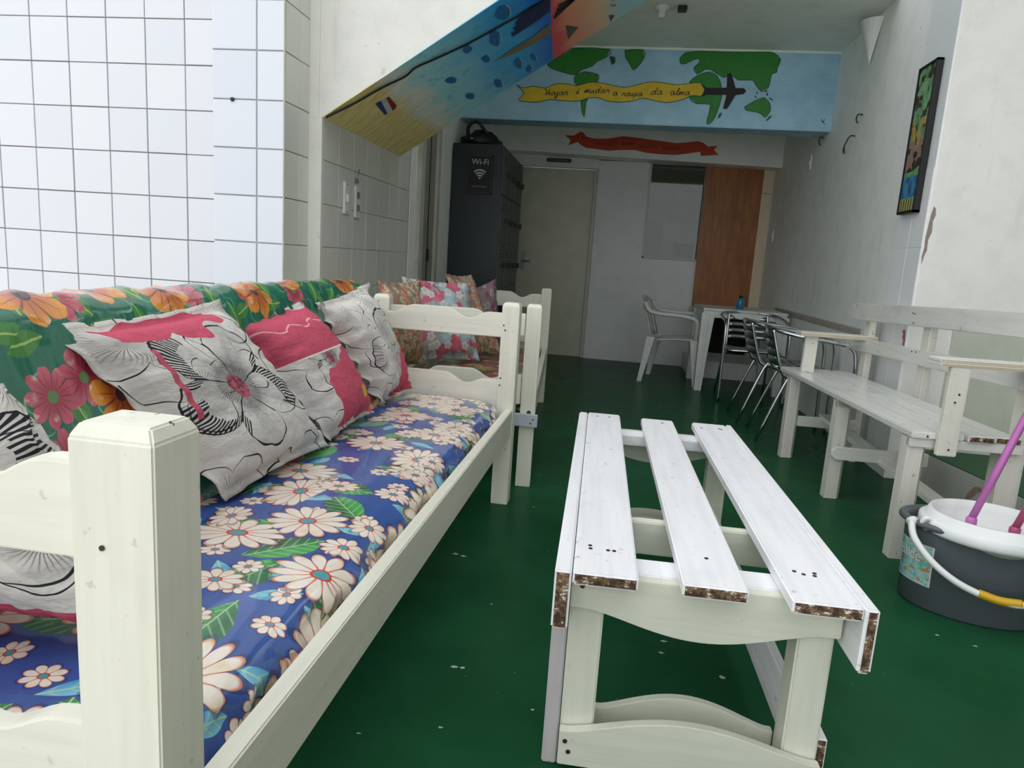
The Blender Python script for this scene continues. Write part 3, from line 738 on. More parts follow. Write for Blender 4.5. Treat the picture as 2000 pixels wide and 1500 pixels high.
def cushion_grid(name, prof, L, mat, parent, ny=120, wr=0.0, wside=None, endr=.05, seed=1, uvo=(0, 0)):
    """long cushion: closed cross-section prof (x,z) swept along y; ends rounded; u,v in metres round the section"""
    rs = random.Random(seed); ph = [rs.uniform(0, 6.28) for _ in range(8)]
    P = prof; n = len(P)
    cx = sum(p[0] for p in P) / n; cz = sum(p[1] for p in P) / n
    d = [0.0]
    for i in range(1, n + 1): d.append(d[-1] + math.hypot(P[i % n][0] - P[i - 1][0], P[i % n][1] - P[i - 1][1]))
    V, UV, Fc = [], [], []
    for j in range(ny + 1):
        y = L * j / ny
        e = min(y, L - y); s = 1.0 if e > endr else math.sqrt(max(0.0, 1 - (1 - e / endr) ** 2)) * .35 + .65
        s = 1 - (1 - s) * .6
        for i in range(n + 1):
            x, z = P[i % n]
            w_ = wr * (wside(x, z) if wside else 1.0)
            dn = w_ * (math.sin(23 * y + 60 * d[i] + ph[0]) + .7 * math.sin(47 * y - 35 * d[i] + ph[1]) + .5 * math.sin(91 * y + 20 * d[i] + ph[2]))
            vx, vz = x - cx, z - cz; ln = math.hypot(vx, vz)
            V.append((cx + vx * (s + dn / ln), y, cz + vz * (s + dn / ln))); UV.append((y + uvo[0], d[i] + uvo[1]))
    for j in range(ny):
        for i in range(n):
            a = j * (n + 1) + i
            Fc.append((a, a + 1, a + n + 2, a + n + 1))
    Fc.append(tuple(range(n + 1))); Fc.append(tuple(ny * (n + 1) + i for i in range(n + 1))[::-1])
    return raw(name, V, Fc, mat, parent, True, UV)
def rounded(x0, x1, z0, z1, r, crown=0.0, k=6):
    """rounded rectangle section, finely divided"""
    out = []
    for cx, cz, a0 in ((x1 - r, z0 + r, -PI / 2), (x1 - r, z1 - r, 0), (x0 + r, z1 - r, PI / 2), (x0 + r, z0 + r, PI)):
        for i in range(k + 1):
            a = a0 + PI / 2 * i / k
            out.append((cx + r * math.cos(a), cz + r * math.sin(a)))
    res = []
    for i in range(len(out)):
        a, b = out[i], out[(i + 1) % len(out)]
        m = max(1, int(math.hypot(b[0] - a[0], b[1] - a[1]) / .03))
        for q in range(m):
            t = q / m; x = a[0] + (b[0] - a[0]) * t; z = a[1] + (b[1] - a[1]) * t
            if z > z1 - .02: z += crown * max(0.0, 1 - ((x - (x0 + x1) / 2) / ((x1 - x0) / 2)) ** 2)
            res.append((x, z))
    return res
def sofa(name, label, loc, rz, L, top, seatm, backm, backtop, W=.76, wp=.088):
    t = thing(name, label, 'sofa', loc, rz)
    pw = .072
    for y0 in (0, L - pw):
        for x0, x1, nm in ((-(wp if y0 == 0 else pw), 0, 'front_post'), (-W, -W + pw, 'rear_post')):
            post(nm, x0, x1, y0, y0 + pw, top, M_SOFAW, t)
    for y0 in (.022, L - .022 - .028):
        arm_board('arm_board', -W + pw, -pw, y0, .028, top - .145, top - .045, top - .037, top - .075, M_SOFAX, t)
        arm_board('lower_arm_board', -W + pw, -pw, y0, .028, top - .46, top - .325, top - .31, top - .35, M_SOFAX, t)
    box('seat_rail', (-.036, pw, .30), (-.004, L - pw, .415), M_SOFAY, t, .003)
    box('rear_rail', (-W + .02, pw, .30), (-W + .05, L - pw, .415), M_SOFAY, t, .003)
    box('back_board', (-W + .012, pw, .62), (-W + .04, L - pw, .80), M_SOFAY, t, .003)
    for k in range(7): box('seat_slat', (-W + .05, .25 + k * (L - .5) / 6 - .04, .312), (-.037, .25 + k * (L - .5) / 6 + .04, .33), M_SOFAY, t, .002)
    seat = cushion_grid('seat_mattress', rounded(-W + .16, -.05, .332, .445, .05, .012), L - 2 * pw - .01, seatm, t, 150, .0022, lambda x, z: 3.0 if (x > -.12 and z < .43) else .25, .07, 3)
    seat.location.y = pw + .005
    if backm is None: return t
    # backrest: leaning slab with a round top
    a = Vector((-W + .21, .43)); bt = Vector((-W + .085, backtop - .08)); th = .075
    dr = (bt - a).normalized(); nn = Vector((dr.y, -dr.x))
    prof = []
    for i in range(13): q = a + (bt - a) * (i / 12) + nn * th; prof.append((q.x, q.y))
    for i in range(1, 12):
        an = PI * i / 12; q = bt + nn * th * math.cos(an) + dr * (th + .005) * math.sin(an); prof.append((q.x, q.y))
    for i in range(13): q = bt + (a - bt) * (i / 12) - nn * th; prof.append((q.x, q.y))
    back = cushion_grid('back_cushion', prof, L - 2 * pw - .10, backm, t, 120, .0018, lambda x, z: 2.0 if z > backtop - .12 else .6, .06, 5, uvo=(.12, .33))
    back.location.y = pw + .02
    return t
BLUE = blue_floral(); GREEN = green_floral()
sofa1 = sofa('wooden_sofa', 'cream wooden daybed sofa with blue daisy mattress and green floral backrest', (-.397, .553, 0), -math.radians(.67), 2.325, .858, BLUE, GREEN, .914)
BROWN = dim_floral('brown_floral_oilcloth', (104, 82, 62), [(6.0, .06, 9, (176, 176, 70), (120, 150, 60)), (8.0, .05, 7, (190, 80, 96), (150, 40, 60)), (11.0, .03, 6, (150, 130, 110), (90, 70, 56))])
PEACH = dim_floral('peach_floral_oilcloth', (176, 138, 116), [(6.0, .06, 9, (206, 150, 120), (190, 90, 70)), (9.0, .04, 7, (190, 190, 160), (130, 140, 96))])
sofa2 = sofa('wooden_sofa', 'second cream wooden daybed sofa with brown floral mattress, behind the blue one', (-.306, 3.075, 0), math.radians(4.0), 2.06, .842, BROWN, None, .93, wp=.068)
# small screw heads and knots on the near posts
def screws(parent, pts, n, r=.004):
    for p in pts:
        nv = Vector(n); q = nv.orthogonal().normalized(); b = nv.cross(q)
        bm = bmesh.new()
        a = [bm.verts.new(Vector(p) + (q * math.cos(2 * PI * k / 8) + b * math.sin(2 * PI * k / 8)) * r) for k in range(8)]
        c = [bm.verts.new(v.co + nv * .0012) for v in a]
        bm.faces.new(c)
        for k in range(8): bm.faces.new((a[k], a[(k + 1) % 8], c[(k + 1) % 8], c[k]))
        obj('screw', bm, M_SCREW, parent)
screws(sofa1, [(-.055, -.0005, .74)], (0, -1, 0), .0028)
screws(sofa1, [(-.062, 2.2528, .765), (-.055, 2.2528, .745), (-.062, 2.2528, .545), (-.064, 2.2528, .515)], (0, -1, 0), .0035)
screws(sofa2, [(-.028, -.0005, .352)], (0, -1, 0), .010)
br = thing('joining_plate', 'pale grey board joining the far post of one sofa to the next', 'plate', (-.345, 3.06, .29))
box('plate_board', (-.055, -.012, 0), (.055, .010, .058), plain('pale_grey_paint', (190, 196, 206), .4), br, .003)
screws(br, [(.025, -.0125, .018), (.035, -.0125, .036)], (0, -1, 0), .004)

# cushions ------------------------------------------------------------
def pk_top(g, u, v, wx, wy, ins): return ((v + wy * 2.6 - (u - .45).abs() * .22) > .80) * ((v + wy) < .965) * (u + wx > .14) * (u + wx * .5 < .80)
def stitch(g, u, v, out):
    q = ((u - .24 + (1.0 - v) * .20).abs() < .012) * (v > .42) * (v < .80)
    return g.mix(q, out, (196, 92, 112))
cw = 'cushions on the blue mattress'
pillow('throw_cushion', [(-1.0, 1.10, .862), (-.985, 1.64, .885), (-.775, 1.86, .468), (-.80, 1.36, .468)], .078, pillow_mat('grey_bloom_cotton', .44, .52, .40, pk_top, .4, extra=stitch), 'large off-white cushion with a grey pen-drawn bloom and pink top edge', cw, 40, seed=3)
def pk_b(g, u, v, wx, wy, ins):
    a = (v > .60 + 0.0) * ((v + wy) < .97); b = ((v + wy * 2.0 + (u - .5) * -.3) < .50) * (u + wx > .22) * ((v + wy) > .03)
    return a.max(b)
def ex_b(g, u, v, out):
    sp = g.noise(g.vec(u, v), 60, 1)
    out = g.mix(sp.step(.69, .71) * (v < .5) * (u > .4), out, (222, 190, 90))
    r = (((u - .72) * 1.6) * ((u - .72) * 1.6) + (v - .2) * (v - .2)).pow(.5)
    out = g.mix(r < .055, out, (216, 186, 70))
    out = g.mix(((v - .60).abs() < .006), out, (240, 222, 218))
    return g.mix((v - (.84 + (u * 22.0).sin() * .025)).abs() < .006, out, (236, 170, 170))
pillow('throw_cushion', [(-1.0, 1.70, .825), (-.98, 2.11, .862), (-.80, 2.31, .468), (-.79, 1.90, .468)], .085, pillow_mat('pink_bloom_cotton', .45, .55, .3, pk_b, 1.2, extra=ex_b), 'raspberry pink and off-white cushion with a yellow spot', cw, 36, seed=9)
def pk_c(g, u, v, wx, wy, ins): return ((u - v * .9 + wx * 1.5) > .36) * ((v + wy) < .46)
pillow('throw_cushion', [(-.985, 2.19, .845), (-.95, 2.60, .905), (-.80, 2.74, .478), (-.83, 2.46, .462)], .082, pillow_mat('line_drawn_cotton', .62, .30, .52, pk_c, 2.2, grey=.45), 'upright off-white cushion with black outlined petals and a red corner, by the far arm', cw, 36, seed=14, ruff=.018)
def pk_d(g, u, v, wx, wy, ins): return (v + wy * .6 - (1.0 - u) * .10) < .15
pillow('throw_cushion', [(-1.12, .80, .80), (-.775, .79, .83), (-.575, .83, .468), (-1.0, .86, .47)], .085, pillow_mat('black_leaf_cotton', .62, .66, .44, pk_d, 2.1, grey=1.0), 'off-white cushion with a black hatched leaf, behind the near arm', cw, 30, seed=21)
M_P2 = dim_floral('pink_floral_cotton', (206, 198, 196), [(3.6, .15, 6, (200, 86, 112), (214, 120, 140)), (4.6, .09, 5, (150, 186, 190), (176, 200, 204)), (6.0, .06, 5, (214, 214, 210), (190, 190, 186))])
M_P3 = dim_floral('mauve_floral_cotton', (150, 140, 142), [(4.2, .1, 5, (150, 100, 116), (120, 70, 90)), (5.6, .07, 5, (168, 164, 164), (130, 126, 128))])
c2 = 'cushions on the brown mattress'
for m in (M_P2, M_P3): m.node_tree.nodes['Principled BSDF'].inputs['Coat Weight'].default_value = 0
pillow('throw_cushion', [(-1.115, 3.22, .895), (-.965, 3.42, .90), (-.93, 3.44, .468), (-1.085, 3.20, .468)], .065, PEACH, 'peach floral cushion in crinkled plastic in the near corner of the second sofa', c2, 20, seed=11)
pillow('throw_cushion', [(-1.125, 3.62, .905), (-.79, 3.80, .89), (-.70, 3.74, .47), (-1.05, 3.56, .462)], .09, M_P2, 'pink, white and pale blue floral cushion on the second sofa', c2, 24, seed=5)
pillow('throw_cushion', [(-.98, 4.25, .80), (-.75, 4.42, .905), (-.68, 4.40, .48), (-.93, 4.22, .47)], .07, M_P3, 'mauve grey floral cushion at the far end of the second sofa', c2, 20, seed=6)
pillow('throw_cushion', [(-.98, 3.98, .93), (-.84, 4.08, .93), (-.62, 4.02, .49), (-.78, 3.92, .47)], .05, PEACH, 'peach floral cushion tucked behind the pink one', c2, 20, seed=8)

# ------------------------------------------------------------------ plank coffee table
tb = thing('slatted_table', 'low white table of three worn planks with curved end boards', 'table', (.213, 1.935, 0), math.radians(1.1))
Z1, Z0 = .470, .443
for x0, x1, ya, yb in ((-.2555, -.1345, -.715, .72), (-.054, .064, -.712, .70), (.136, .258, -.728, .705)):
    plank('top_plank', (x0, ya, Z0), (x1, yb, Z1), M_TABTOP, M_END, 1, tb, .004)
plank('edge_board', (-.289, -.716, .352), (-.2575, .715, Z1), M_TABTOP, M_END, 1, tb, .004)
plank('edge_board', (.2595, -.730, .345), (.284, .715, Z1), M_TABTOP, M_END, 1, tb, .005)
def curved(x0, x1, y0, th, zt, f, mat, nm, up=False):
    k = 28
    pts = [(x0, zt), (x1, zt)] + [(x1 - (x1 - x0) * i / k, f((x1 - (x1 - x0) * i / k - x0) / (x1 - x0))) for i in range(k + 1)]
    return prism(nm, pts, (0, y0, 0), (1, 0, 0), (0, 0, 1), (0, 1, 0), th, mat, tb, .002)
def belly(a, b): return lambda s: a - (a - b) * (0.5 - .5 * math.cos(2 * PI * min(max((s - .06) / .88, 0), 1))) ** .7
for sg_, in ((-1,), (1,)):
    ye = -.655 if sg_ < 0 else .60
    curved(-.256, .254, ye, .022, .440, belly(.368, .325), M_TABX, 'end_apron')
    box('cross_board', (-.256, ye + (.024 if sg_ < 0 else -.075), .402), (.254, ye + (.10 if sg_ < 0 else -.004), .4415), M_TABTOP, tb, .003)
    yl = ye + .024 if sg_ < 0 else ye - .066
    for x0 in (-.256, .185): box('leg', (x0, yl, 0), (x0 + .068, yl + .064, .40), M_TABLEG, tb, .004)
    hump = lambda s: .098 + .045 * (0.5 - .5 * math.cos(2 * PI * min(max((s - .04) / .92, 0), 1))) ** .6
    curved(-.256, .254, ye - (.0 if sg_ < 0 else -.0), .020, .02, hump, M_TABX, 'lower_end_board')
    curved(-.188, .185, yl + .066 - (0 if sg_ < 0 else .09), .020, .035, hump, M_TABX, 'inner_end_board')
box('inner_cross_board', (-.256, -.34, .36), (.254, -.31, .4415), M_TABX, tb, .003)
plank('side_stretcher', (.20, -.57, .09), (.222, .54, .2), M_TABTOP, M_END, 1, tb, .003)
plank('side_board', (-.289, -.63, .0), (-.258, -.565, .35), painted_wood('lilac_worn_paint', (196, 190, 192), 2, 1.0, wearlim=.7), M_END, 2, tb, .003)
plank('side_board', (.256, -.60, .05), (.282, -.535, .12), M_TABTOP, M_END, 1, tb, .003)
for x, y in ((-.225, -.60), (-.226, -.585), (-.19, -.60), (-.178, -.60), (.005, -.585), (.17, -.60), (.185, -.61), (.205, -.612), (.208, -.60), (-.22, .66), (-.175, .66), (.02, .64), (.16, .62), (.225, .63), (.232, .622)):
    screws(tb, [(x, y, Z1)], (0, 0, 1), .0042)
screws(tb, [(-.235, -.6555, .415), (.22, -.6555, .415), (-.243, -.6555, .075), (-.235, -.6555, .052)], (0, -1, 0), .005)

# ------------------------------------------------------------------ garden bench
bn = thing('wooden_bench', 'long grey-white garden bench with plank seat and arms by the right wall', 'bench', (1.13, 2.70, 0), math.radians(3.5))
for y0 in (0.0, .70, 1.42):
    prism('front_leg', [(0, 0), (.058, 0), (.075, .02), (.075, .075), (.017, .075), (0, .055)], (0, y0, 0), (1, 0, 0), (0, 1, 0), (0, 0, 1), .478, M_BENCHZ, bn)
for y0 in (.02, .78, 1.44):
    box('back_post', (.40, y0, 0), (.435, y0 + .07, .93 - .03 * y0), M_BENCHZ, bn, .003)
for k in range(4):
    plank('seat_plank', (-.005 + k * .1, -.03 + .012 * (k % 2), .482), (.087 + k * .1, 1.62, .508), M_BENCHY, M_BENCHX if k < 2 else M_END, 1, bn, .004)
for y0 in (-.015, .70, 1.45): box('seat_bearer', (.0, y0, .447), (.40, y0 + .028, .481), M_BENCHX, bn, .002)
def tilted(nm, x0, x1, y0, y1, z0, z1, dz):
    pts = [(y0, z0 + dz), (y1, z0), (y1, z1), (y0, z1 + dz)]
    return prism(nm, pts, (x0, 0, 0), (0, 1, 0), (0, 0, 1), (1, 0, 0), x1 - x0, M_BENCHY, bn, .004)
tilted('back_board', .375, .399, -.02, 1.66, .815, .912, .055)
tilted('back_board', .375, .399, -.02, 1.76, .640, .715, .040)
plank('arm_board', (.04, -.06, .757), (.46, .05, .770), M_BENCHX, M_PLY, 1, bn, .002); plank('arm_board', (.04, -.05, .771), (.46, .05, .783), M_BENCHX, M_PLY, 1, bn, .002)
plank('arm_board', (.02, 1.40, .715), (.44, 1.51, .738), M_BENCHX, M_PLY, 1, bn, .003)
box('arm_post', (.078, -.058, .43), (.146, -.033, .757), M_BENCHZ, bn, .003)
box('arm_post', (.06, 1.44, .508), (.13, 1.47, .715), M_BENCHZ, bn, .003)
prism('stretcher', [(0, .02), (.02, 0), (.44, 0), (.44, .062), (.02, .062), (0, .042)], (-.006, .69, .20), (1, 0, 0), (0, 0, 1), (0, -1, 0), .022, M_BENCHX, bn, .003)
box('stretcher', (.075, 1.43, .19), (.41, 1.452, .25), M_BENCHX, bn, .003)
prism('long_stretcher', [(.0, .16), (1.5, .235), (1.5, .26), (.0, .185)], (.21, 0, 0), (0, 1, 0), (0, 0, 1), (1, 0, 0), .07, M_BENCHY, bn, .003)
prism('rear_leg', [(0, 0), (.075, 0), (.075, .075), (0, .075)], (.345, .01, 0), (1, 0, 0), (0, 1, 0), (0, 0, 1), .478, M_BENCHZ, bn, .003)
screws(bn, [(.115, -.0585, .455), (.118, -.0585, .66), (.108, -.0585, .63)], (0, -1, 0), .004)
screws(bn, [(.374, .9, .90), (.374, .92, .902), (.374, .9, .855), (.374, .87, .72), (.374, .83, .722), (.374, 1.6, .90), (.374, 1.62, .67)], (-1, 0, 0), .004)
screws(bn, [(.05, -.0305, .493), (.25, -.0305, .494)], (0, -1, 0), .004)

# ------------------------------------------------------------------ mop bucket, mops, red bucket
def plastic(name, col, rough): return plain(name, col, rough, .05, 8)
M_GREYP = plastic('dark_grey_plastic', (86, 93, 98), .32)
bk = thing('mop_bucket', 'dark grey oval mop bucket with white wringer and handle', 'bucket', (1.235, 2.335, 0), math.radians(-18))
def ov(r, z, f=1.0): return (r, z)
prof = [(.168, 0), (.176, .008), (.186, .25), (.188, .268), (.196, .272), (.197, .284), (.186, .288), (.178, .28), (.172, .10), (.165, .02), (.001, .018)]
lathe('bucket_body', prof, M_GREYP, bk, seg=48, sx=1.12, sy=.78)
def loop(rx, ry, z, a0, a1, n=20, cx=0, cy=0): return [(cx + rx * math.cos(a0 + (a1 - a0) * i / n), cy + ry * math.sin(a0 + (a1 - a0) * i / n), z) for i in range(n + 1)]
# pouring lip at the left end, wringer basket at the right
tube('rolled_rim', loop(.2206, .1537, .280, 0, 2 * PI, 48), .0105, M_GREYP, bk, sm=0)
wrp = [(.10, .215), (.122, .262), (.150, .262), (.153, .272), (.152, .296), (.146, .300), (.140, .303), (.132, .326), (.126, .326), (.122, .30), (.098, .222), (.001, .222)]
lathe('wringer', wrp, M_WHITEP, bk, (.026, -.010, 0), 48, 1.32, 1.20)
tube('wringer_clip', [(-.135, -.085, .296), (-.160, -.098, .304), (-.170, -.098, .288), (-.156, -.095, .270), (-.138, -.09, .274)], .008, M_WHITEP, bk)
hp = [(-.198, -.088, .279), (-.186, -.130, .240), (-.13, -.168, .185), (-.05, -.190, .142), (.05, -.195, .120), (.13, -.185, .13), (.19, -.145, .19), (.2, -.085, .255)]
hd_ = tube('handle', hp, .011, M_WHITEP, bk, 8, 8)
tube('handle_grip', [(-.005, -.193, .130), (.05, -.195, .122), (.105, -.19, .125)], .0135, plastic('yellow_plastic', (214, 168, 20), .4), bk, 8, 6)
tube('handle_pivot', [(-.190, -.072, .282), (-.202, -.094, .282)], .015, M_WHITEP, bk, 10, 0)
# sticker wrapped round the left front of the bucket
def sticker_mat():
    g = Graph('faded_sticker_print'); u, v, _ = g.xyz('UV'); n = g.noise(g.vec(u, v), 7, 3); n2 = g.noise(g.vec(u * 1.0, v * 1.4, 2.0), 5, 3)
    out = g.mix(n.step(.35, .6), (96, 190, 176), (176, 206, 206)); out = g.mix(n2.step(.56, .6), out, (196, 140, 84)); out = g.mix(((u - .15).abs() < .1) * (n > .5), out, (70, 130, 180))
    ed = (((u - .5).abs() > .47) + ((v - .5).abs() > .475)).clamp()
    return g.out(g.mix(ed, out, (206, 210, 208)), .4)
def bsurf(a, z, e=.0012):
    r = .176 + (z - .008) / .242 * .010 + e
    return Vector((r * 1.12 * math.cos(a), r * .78 * math.sin(a), z))
V, UV, Fc = [], [], []
A0, A1, Zb, Zt = math.radians(182), math.radians(233), .080, .215
for j in range(9):
    for i in range(13):
        s, t_ = i / 12, j / 8
        V.append(tuple(bsurf(A0 + (A1 - A0) * s, Zb + (Zt - Zb) * t_))); UV.append((s, t_))
for j in range(8):
    for i in range(12): q = j * 13 + i; Fc.append((q, q + 1, q + 14, q + 13))
stk = raw('sticker', V, Fc, sticker_mat(), bk, True, UV)
cu = bpy.data.curves.new('lettering', 'FONT'); cu.body = 'Balde'; cu.size = 1.0
to = bpy.data.objects.new('lettering', cu); COL.objects.link(to)
tme = bpy.data.meshes.new_from_object(to.evaluated_get(bpy.context.evaluated_depsgraph_get())); bpy.data.objects.remove(to)
xm = max(v.co.x for v in tme.vertices)
for v in tme.vertices:
    v.co = bsurf(A0 + (A1 - A0) * (.10 + .66 * v.co.x / xm), Zb + (Zt - Zb) * (.56 + .36 * v.co.y), .0022)
tme.materials.clear(); tme.materials.append(M_WHITEP)
link(bpy.data.objects.new('sticker_lettering', tme), stk)
def mop(label, foot, top, col, cat='mop'):
    f, tp = Vector(foot), Vector(top)
    t = thing('mop', label, cat, foot)
    tube('mop_handle', [Vector((0, 0, .06)), (tp - f) * .5, tp - f], .0115, col, t, 10, 2)
    lathe('mop_socket', [(.012, .0), (.0165, .004), (.0165, .06), (.012, .066)], M_WHITEP if False else col, t, seg=14)
    return t
M_PINKM = plastic('lilac_pink_lacquer', (196, 112, 186), .25); M_PINK2 = plastic('deep_pink_lacquer', (176, 74, 118), .3)
mop('lilac pink mop stick leaning out of the grey bucket', (1.222, 2.365, .236), (1.432, 2.36, 1.10), M_PINKM)
mop('deep pink mop stick at the right edge, standing in the wringer', (1.325, 2.31, .236), (1.56, 2.28, 1.15), M_PINK2)
rb = thing('red_bucket', 'dark red plastic bucket behind the grey mop bucket, half out of frame', 'bucket', (1.60, 2.36, 0))
lathe('bucket_body', [(.115, 0), (.12, .01), (.15, .24), (.158, .245), (.158, .258), (.146, .258), (.112, .02), (.001, .018)], plastic('dark_red_plastic', (120, 20, 34), .35), rb, seg=36)
tube('wire_handle', [(-.155, 0, .24), (-.10, -.11, .16), (0, -.155, .13), (.10, -.11, .16), (.155, 0, .24)], .003, M_ALUD, rb)

# ------------------------------------------------------------------ plastic table and chair
pt = thing('plastic_table', 'square white plastic garden table near the back wall', 'table', (1.14, 6.60, 0))
box('table_top', (-.36, -.36, .705), (.36, .36, .728), M_PLASW, pt, .008)
for a, b in (((-.345, -.35), (.345, -.335)), ((-.345, .335), (.345, .35)), ((-.35, -.345), (-.335, .345)), ((.335, -.345), (.35, .345))): box('skirt', (a[0], a[1], .65), (b[0], b[1], .706), M_PLASW, pt, .004)
for sx in (-1, 1):
    for sy in (-1, 1):
        bm = bmesh.new(); R_ = []
        for z, w_, o_ in ((0, .030, .335), (.35, .042, .325), (.69, .055, .31)):
            c = Vector((sx * o_, sy * o_, z))
            sec = [(-1, -1), (-.25, -1), (-.2, -.7), (.2, -.7), (.25, -1), (1, -1), (1, 1), (-1, 1)]
            R_.append([bm.verts.new(c + Vector((p[0] * w_, p[1] * w_ * (1 if sy < 0 else -1), 0))) for p in sec])
        for i in range(2):
            for k in range(8): bm.faces.new((R_[i][k], R_[i][(k + 1) % 8], R_[i + 1][(k + 1) % 8], R_[i + 1][k]))
        bm.faces.new(R_[0]); bm.faces.new(R_[-1])
        obj('leg', bm, M_PLASW, pt)
bo = thing('water_bottle', 'small blue plastic water bottle on the white plastic table', 'bottle', (1.13, 6.5, .7285))
gb = Graph('blue_translucent_plastic'); gb.bsdf.inputs['Transmission Weight'].default_value = .5
lathe('bottle_body', [(.028, 0), (.034, .006), (.036, .05), (.034, .075), (.016, .098), (.013, .1)], gb.out((60, 150, 200), .12), bo, seg=20)
lathe('bottle_cap', [(.014, .1), (.016, .102), (.016, .118), (.014, .12)], M_BLACK, bo, seg=16)
def surf_grid(name, f, nu, nv, th, mat, parent):
    """curved sheet f(u,v) given thickness by solidifying downwards along its normal"""
    bm = bmesh.new(); G_ = [[bm.verts.new(f(i / nu, j / nv)) for i in range(nu + 1)] for j in range(nv + 1)]
    for j in range(nv):
        for i in range(nu): bm.faces.new((G_[j][i], G_[j][i + 1], G_[j + 1][i + 1], G_[j + 1][i]))
    bm.normal_update()
    bmesh.ops.solidify(bm, geom=bm.faces[:] + bm.edges[:] + bm.verts[:], thickness=th)
    return obj(name, bm, mat, parent, True)
mc = thing('plastic_chair', 'white plastic armchair beside the plastic table at the back', 'chair', (.62, 6.68, 0), math.radians(-12))
surf_grid('seat', lambda a, b: Vector((-.19 + .42 * a, -.2 + .4 * b, .425 - .02 * math.sin(PI * a) * math.sin(PI * b) - .03 * (1 - a) ** 2)), 8, 8, .012, M_PLASW, mc)
for k in range(5):
    y0 = -.2 + k * .083
    surf_grid('back_slat', lambda a, b, y0=y0: Vector((-.20 - .10 * b ** 1.1 - .03 * (1 - ((y0 + .06 * a) / .21) ** 2), y0 + .062 * a, .42 + .32 * b)), 2, 6, .010, M_PLASW, mc)
surf_grid('back_top', lambda a, b: Vector((-.292 - .012 * b - .03 * (1 - ((a - .5) * 2) ** 2), -.225 + .45 * a, .72 + .065 * b - .05 * ((a - .5) * 2) ** 2)), 10, 2, .012, M_PLASW, mc)
for s in (-1, 1):
    tube('arm', [(-.285, s * .225, .73), (-.235, s * .245, .655), (-.12, s * .26, .635), (.08, s * .262, .63), (.19, s * .255, .60), (.205, s * .245, .52), (.20, s * .235, .42)], .020, M_PLASW, mc, 8, 5)
    for x0, x1, w_ in ((.19, .235, .034), (-.20, -.27, .034)):
        bm = bmesh.new(); R_ = []
        for z, w2 in ((0, .020), (.22, .028), (.42, .038)):
            c = Vector((x1 + (x0 - x1) * z / .42, s * (.245 - .03 * z / .42), z))
            R_.append([bm.verts.new(c + Vector((p[0] * w2, p[1] * w2, 0))) for p in ((-1, -1), (1, -1), (1, .2), (.2, .4), (-.2, 1), (-1, 1))])
        for i in range(2):
            for k in range(6): bm.faces.new((R_[i][k], R_[i][(k + 1) % 6], R_[i + 1][(k + 1) % 6], R_[i + 1][k]))
        bm.faces.new(R_[0]); bm.faces.new(R_[-1]); obj('leg', bm, M_PLASW, mc)

# ------------------------------------------------------------------ aluminium bistro chairs
def bistro(label, loc, rz):
    t = thing('metal_armchair', label, 'chair', loc, rz, 'aluminium bistro armchairs')
    tube('arm_loop', [(.21, -.25, 0), (.205, -.25, .30), (.20, -.25, .56), (.16, -.25, .645), (.05, -.25, .668), (-.12, -.25, .685), (-.24, -.20, .705), (-.285, -.08, .715), (-.29, 0, .717), (-.285, .08, .715), (-.24, .20, .705), (-.12, .25, .685), (.05, .25, .668), (.16, .25, .645), (.20, .25, .56), (.205, .25, .30), (.21, .25, 0)], .012, M_ALU, t, 8, 6)
    for s in (-1, 1):
        tube('back_tube', [(-.275, s * .16, .71), (-.24, s * .165, .58), (-.205, s * .17, .47), (-.17, s * .175, .425), (-.08, s * .18, .418), (.19, s * .19, .425)], .011, M_ALU, t, 8, 6)
        tube('rear_leg', [(-.12, s * .185, .418), (-.165, s * .187, .40), (-.31, s * .205, .0)], .011, M_ALU, t, 8, 3)
        tube('seat_brace', [(.205, s * .25, .40), (.10, s * .21, .405), (-.12, s * .185, .408)], .008, M_ALU, t, 6, 3)
    for k in range(4):
        z = .49 + k * .052
        surf_grid('back_slat', lambda a, b, z=z: Vector((-.212 - (z - .47 + .034 * b) * .27 - .028 * (1 - (2 * a - 1) ** 2), -.165 + .33 * a, z + .036 * b)), 8, 1, .003, M_ALUD, t)
    for k in range(6):
        surf_grid('seat_slat', lambda a, b, k=k: Vector((-.17 + k * .062 + .05 * b, -.185 + .37 * a, .432 - .012 * math.sin(PI * a))), 6, 1, .004, M_ALUD, t)
    tube('seat_rim', [(.19, -.19, .425), (.205, -.1, .428), (.205, .1, .428), (.19, .19, .425)], .011, M_ALU, t, 8, 4)
    return t
ba = bistro('aluminium armchair with its back to the room, second from the bench', (1.245, 5.19, 0), 0.0)
dup(ba, (1.285, 4.65, 0), math.radians(-3), 'aluminium armchair with its back to the room, nearest the bench')
dup(ba, (1.165, 5.97, 0), -PI / 2, 'aluminium armchair facing the camera in front of the plastic table')

# ------------------------------------------------------------------ lockers
M_LOCK = plain('dark_teal_steel', (20, 35, 40), .4, .08, 4); M_LOCKD = plain('grey_locker_door', (60, 62, 64), .4, .06, 6)
lk = thing('steel_locker', 'dark teal steel locker bank with grey doors against the left wall', 'locker', (-1.18, 6.30, 0))
box('locker_body', (-.205, -.58, .03), (.205, .58, 1.93), M_LOCK, lk, .004)
for sx in (-.17, .15):
    for sy in (-.55, .53): box('foot', (sx, sy, 0), (sx + .03, sy + .03, .031), M_LOCK, lk, .001)
for c in range(4):
    for r_ in range(5):
        y0 = -.57 + c * .286; z0 = .06 + r_ * .372
        dd = box('locker_door', (.204, y0, z0), (.214, y0 + .276, z0 + .36), M_LOCKD, lk, .002)
        for k in range(3): box('vent_slit', (.2135, y0 + .09, z0 + .29 - k * .025), (.2155, y0 + .19, z0 + .298 - k * .025), M_BLACKP, dd, 0)
        box('padlock', (.214, y0 + .225, z0 + .15), (.240, y0 + .26, z0 + .20), M_BLACK, dd, .004)
